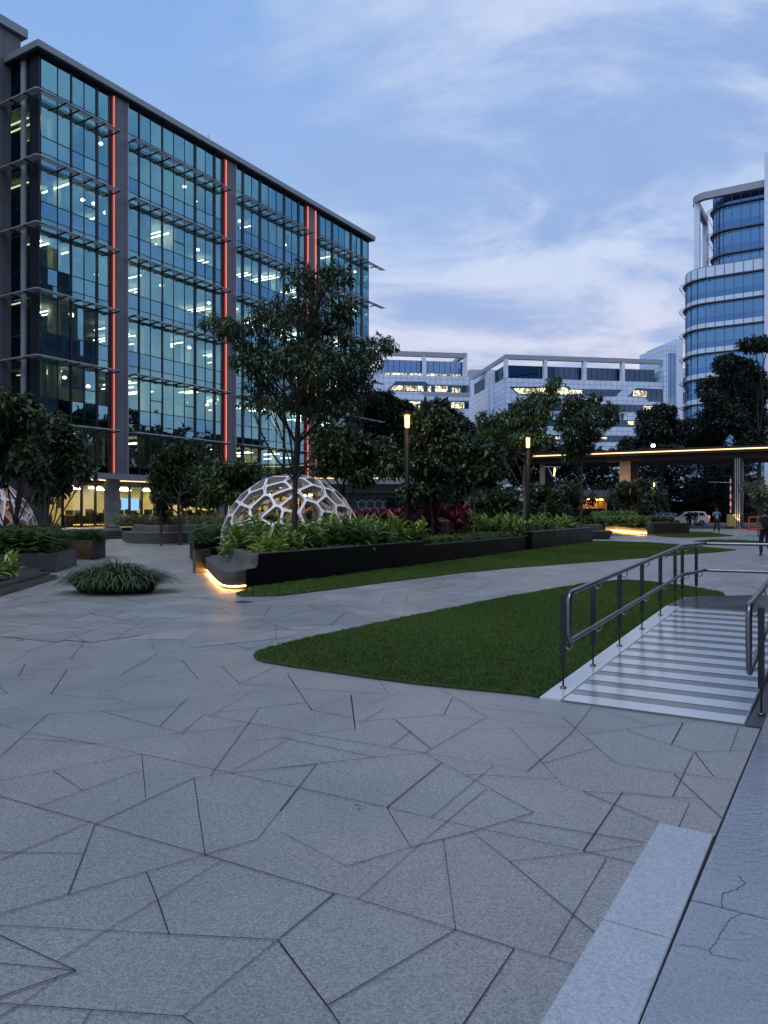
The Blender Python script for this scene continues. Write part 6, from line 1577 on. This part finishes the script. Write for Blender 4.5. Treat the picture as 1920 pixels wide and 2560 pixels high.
    for n in 'lr':
        a, b = Vector(q['an' + n]), Vector(q['to' + n]); d = (b - a)
        link('shoe', skinmesh({'a': (tuple(a - d * .25 + Vector((0, 0, -.03))), .042 * k), 'b': (tuple(a + d * .5 + Vector((0, 0, -.02))), .045 * k), 'c': (tuple(b), .036 * k)}, [('a', 'b'), ('b', 'c')], 'b', 1), MT['shoe'], o, 'L')
    m = MB(); hc_ = hd + Vector((0, -.018, .028)); pr_ = [(math.cos(R(-35 + 12.5 * i)), math.sin(R(-35 + 12.5 * i))) for i in range(11)]
    m.lathe((0, 0, 0), pr_, 16); m.v = [(hc_.x + x * .086 * k, hc_.y + y * .100 * k, hc_.z + z * .088 * k - (.03 + hairlen) * (y < -.3) * (z < .2)) for x, y, z in m.v]
    m.build('hair', MT['hair'], o, 'L')
    for fn in extras: fn(o, q, k)
    return o
navy = pm('navy polo', (.012, .014, .028), .8); jean = pm('dark jeans', (.012, .016, .032), .8, nz=(20, .2)); blk_ = pm('black trousers', (.010, .010, .012), .7)
blue = pm('pale blue shirt', (.16, .24, .36), .7, nz=(15, .15)); maroon = pm('maroon cloth', (.07, .015, .025), .8); cream = pm('pale trousers', (.32, .30, .30), .8); dgreen = pm('dark green cloth', (.012, .035, .030), .8)
def backpack(o, q, k):
    c = Vector(q['chest']) + Vector((0, -.20, -.03)); m = MB().box(c.x - .16, c.y - .10, c.z - .24, c.x + .16, c.y + .09, c.z + .20); m.build('backpack', pm('black backpack', (.010, .010, .012), .6), o, 'L', bevel=.06)
    MB().box(c.x - .12, c.y - .14, c.z - .20, c.x + .12, c.y - .101, c.z + .0).build('backpack_pocket', MT['shoe'], o, 'L', bevel=.02)
    MB().tube([c + Vector((-.12, -.0, .17)), c + Vector((0, -.03, .27)), c + Vector((.12, 0, .17))], .012, 6).build('strap', maroon, o, 'L')
def sleeve_patch(o, q, k):
    a, b = Vector(q['shl']), Vector(q['ell']); c = a.lerp(b, .72); MB().tube([c, a.lerp(b, .84)], .067, 10).build('sleeve_band', pm('teal sleeve band', (.02, .16, .17), .7), o, 'L')
def lanyard(o, q, k):
    c = Vector(q['chest']); MB().box(c.x - .045, c.y + .115, c.z - .20, c.x + .045, c.y + .123, c.z - .07).build('id_card', pm('white card', (.75, .75, .75), .5), o, 'L')
    m = MB(); m.tube([c + Vector((-.06, .10, .17)), c + Vector((0, .122, -.07)), c + Vector((.06, .10, .17))], .007, 5); m.build('lanyard', MT['shoe'], o, 'L')
def bag(side):
    def f(o, q, k):
        p = Vector(q['pelvis']) + Vector((side * .22, 0, -.02)); MB().box(p.x - .06, p.y - .13, p.z - .12, p.x + .06, p.y + .13, p.z + .10).build('shoulder_bag', MT['shoe'], o, 'L', bevel=.03)
    return f
walk = dict(knl=(-.10, .16, .52), anl=(-.10, .12, .10), knr=(.10, .05, .50), anr=(.10, -.26, .16), ell=(-.27, -.10, 1.14), wrl=(-.28, -.12, .88), elr=(.26, .02, 1.12), wrr=(.25, .20, .92))
p = G(1913, 1391)
person('person from behind in navy polo and jeans with black backpack at the right edge', (p.x, p.y, 0), R(-8), navy, jean, walk, 1.70, (backpack, sleeve_patch))
p = G(1792, 1331)
ph = dict(ell=(-.27, .02, 1.15), wrl=(-.16, .20, 1.33), elr=(.30, .0, 1.18), wrr=(.16, .16, 1.22), knl=(-.10, .10, .51), anl=(-.12, .10, .09), knr=(.12, .03, .50), anr=(.13, -.18, .13))
person('person in a pale blue shirt with a white lanyard card, walking towards the ramp', (p.x, p.y, 0), R(172), blue, blk_, ph, 1.88, (lanyard, bag(-1)))
cY2 = 86
for i, (px, tp_, bt_, lb_, hl) in enumerate(((1699, navy, blk_, 'person in dark clothes with a bag, leftmost beside the white car', .05), (1706, maroon, maroon, 'person in maroon clothes between two others beside the white car', .12), (1722, dgreen, cream, 'person in a dark green top and pale trousers beside the white car', .12))):
    x = (px - 960) / F * cY2; person(lb_, (x, cY2 - 2.4 + i * .3, 0), R((160, 200, 150)[i]), tp_, bt_, {}, 1.62, (bag(1),) if i != 1 else (), hl, sleeve='long')
x = (1639 - 960) / F * 70; person('person in a pale blue shirt standing under the far red leaved bush', (x, 70, 0), R(30), blue, blk_, {}, 1.75)

# ============================================================ white people carrier on the road
def car(label, loc, rz, body_m, L=4.7, Hh=1.68, Wc=1.78, name='parked_car', prof=None, lights=True):
    o = empty(name, loc, rz); tag(o, label, 'car')
    hw = Wc / 2
    low = [(-L / 2, .42), (-L / 2 + .03, .70), (-L / 2 + .30, .90), (-1.30, 1.02), (-.60, 1.06), (1.6, 1.10), (L / 2 - .12, 1.12), (L / 2, .85), (L / 2, .38), (1.95, .26), (-2.0, .26)]
    top = [(-1.28, 1.02), (-.30, 1.54), (.25, Hh - .02), (1.2, Hh), (1.85, Hh - .06), (2.16, 1.14)]
    m = MB()
    def side(poly, w0, w1):
        n = len(poly); zs_ = [z for _, z in poly]; z0_, z1_ = min(zs_), max(zs_)
        wf = lambda z: w0 + (w1 - w0) * (z - z0_) / (z1_ - z0_)
        vs = [(x, -wf(z), z) for x, z in poly] + [(x, wf(z), z) for x, z in poly]
        return vs, [tuple(range(n)), tuple(range(2 * n - 1, n - 1, -1))] + [(i, n + i, n + (i + 1) % n, (i + 1) % n) for i in range(n)]
    v, f = side(low, hw, hw - .04); MB().add(v, f).build('body', body_m, o, 'L', bevel=.07)
    v, f = side(top + [(2.1, 1.06), (-1.2, 1.0)], hw - .04, hw - .20); MB().add(v, f).build('cabin', body_m, o, 'L', bevel=.05)
    gm = pm('car glass', (.012, .015, .02), .08)
    for s in (-1, 1):
        for poly in (((-.95, 1.10), (-.30, 1.44), (.10, 1.55), (.12, 1.12)), ((.20, 1.12), (.20, 1.56), (1.05, 1.57), (1.10, 1.13)), ((1.18, 1.14), (1.14, 1.56), (1.62, 1.52), (1.90, 1.18))):
            vs = []
            for x, z in poly: w = (hw - .04) + (-.16) * (z - 1.0) / (Hh - 1.0); vs.append((x, s * (w + .012), z))
            MB().add(vs, [(0, 1, 2, 3)]).build('side_window', gm, o, 'L')
        MB().box(-.02, s * (hw + .003) - .004, .95, .16, s * (hw + .003) + .004, .985).build('door_handle', MT['steel_dark'], o, 'L')
        MB().box(-1.02, s * (hw + .02) - .09, 1.08, -.86, s * (hw + .02) + .09, 1.22).build('mirror', body_m, o, 'L', bevel=.03)
        for x in (-1.42, 1.42):
            c = (x, s * (hw - .10), .32); m = MB()
            w = empty('wheel', (0, 0, 0), 0, o); WM[w] = WM[o].copy()
            def disc(r0, r1, y0, y1, n=20):
                m = MB(); vs = []
                for yy, rr2 in ((y0, r0), (y0, r1), (y1, r1), (y1, r0)):
                    vs += [(x + rr2 * math.cos(2 * math.pi * i / n), yy, .32 + rr2 * math.sin(2 * math.pi * i / n)) for i in range(n)]
                fs = [(j * n + i, j * n + (i + 1) % n, ((j + 1) % 4) * n + (i + 1) % n, ((j + 1) % 4) * n + i) for j in range(4) for i in range(n)]
                return m.add(vs, fs)
            yo, yi = s * (hw + .015), s * (hw - .19)
            disc(.20, .33, yo, yi).build('tyre', MT['black_metal'], w, 'L')
            d = disc(.03, .20, s * (hw + .0), s * (hw - .05)); d.build('rim', pm('alloy', (.45, .46, .48), .35, .8), w, 'L')
    MB().box(L / 2 - .10, -hw + .05, .86, L / 2 + .01, -hw + .32, 1.18).build('tail_light', em('tail light', (1, .10, .04), 3.0), o, 'L', bevel=.02)
    MB().box(L / 2 - .10, hw - .32, .86, L / 2 + .01, hw - .05, 1.18).build('tail_light', em('tail light b', (1, .10, .04), 3.0), o, 'L', bevel=.02)
    for s in (-1, 1): MB().box(-L / 2 + .02, s * (hw - .2) - .16, .66, -L / 2 + .28, s * (hw - .2) + .16, .80).build('headlight', em('headlight' + str(s), (1, .93, .8), 3.0), o, 'L', bevel=.02)
    vs = [(-1.30, -hw + .16, 1.045), (-.36, -hw + .24, 1.50), (-.36, hw - .24, 1.50), (-1.30, hw - .16, 1.045)]
    MB().add([(a - .03, b, c + .03) for a, b, c in vs], [(0, 1, 2, 3)]).build('windscreen', gm, o, 'L')
    MB().box(-L / 2 - .012, -hw + .15, .28, -L / 2 + .08, hw - .15, .40).build('bumper', MT['black_metal'], o, 'L')
    return o
MT['car_white'] = pm('white car paint', (.62, .63, .64), .25, coat=.6)
cx_ = (1717 - 960) / F * 90
car('white people carrier with its lights on, passing behind the gate', (cx_, 90, 0), R(-3), MT['car_white'], L=4.75)
sc3 = (1667 - 960) / F * 97
car('pale car mostly hidden behind the front of the white people carrier', (sc3 - .6, 98, 0), R(4), pm('silver paint', (.3, .31, .33), .3, .4), L=4.3, Hh=1.5)
# road kerb, low wall and fence line beyond
kx0 = (1560 - 960) / F * 100
kb3 = MB().box(10, 101, 0, 90, 101.4, .16).build('kerb', pm('pale kerb', (.30, .31, .32), .7)); tag(kb3, kind='structure')
sh3 = MB().box(-60, 112, 0, 110, 112.4, 3.2).build('boundary_wall', MT['leaf_black']); tag(sh3, 'long dark boundary wall behind the road, hidden by the far trees', 'wall')
for i in range(10):
    w_ = G(1720, 1313)
# patches of ground outside the paving: planted strip below the trees
gs = MB().sheet([(-30, 103), (95, 103), (95, 150), (-30, 150)], .01).build('planted_ground', MT['soil'], origin=(0, 0, 0)); tag(gs, kind='structure')
gs = MB().sheet([(-12, 60), (10, 60), (24, 72.1), (30, 100), (-20, 100)], .01).build('planted_ground', MT['soil'], origin=(0, 0, 0)); tag(gs, kind='structure')

# a few fallen leaves
for i, (px, py, lb_) in enumerate(((36, 1600, 'curled brown fallen leaf alone on the paving at left'), (885, 2020, 'small brown fallen leaf on the foreground paving slabs'))):
    q = G(px, py); o = leaf_object('fallen_leaf', np.array([[q.x, q.y, .012]]), np.array([[.9, .3, .0]]), np.array([[.1, .1, 1.0]]), np.array([.13 if i == 0 else .05]), np.array([.06 if i == 0 else .022]), pm('dry leaf%d' % i, (.10, .055, .03), .8)); tag(o, lb_, 'leaf')
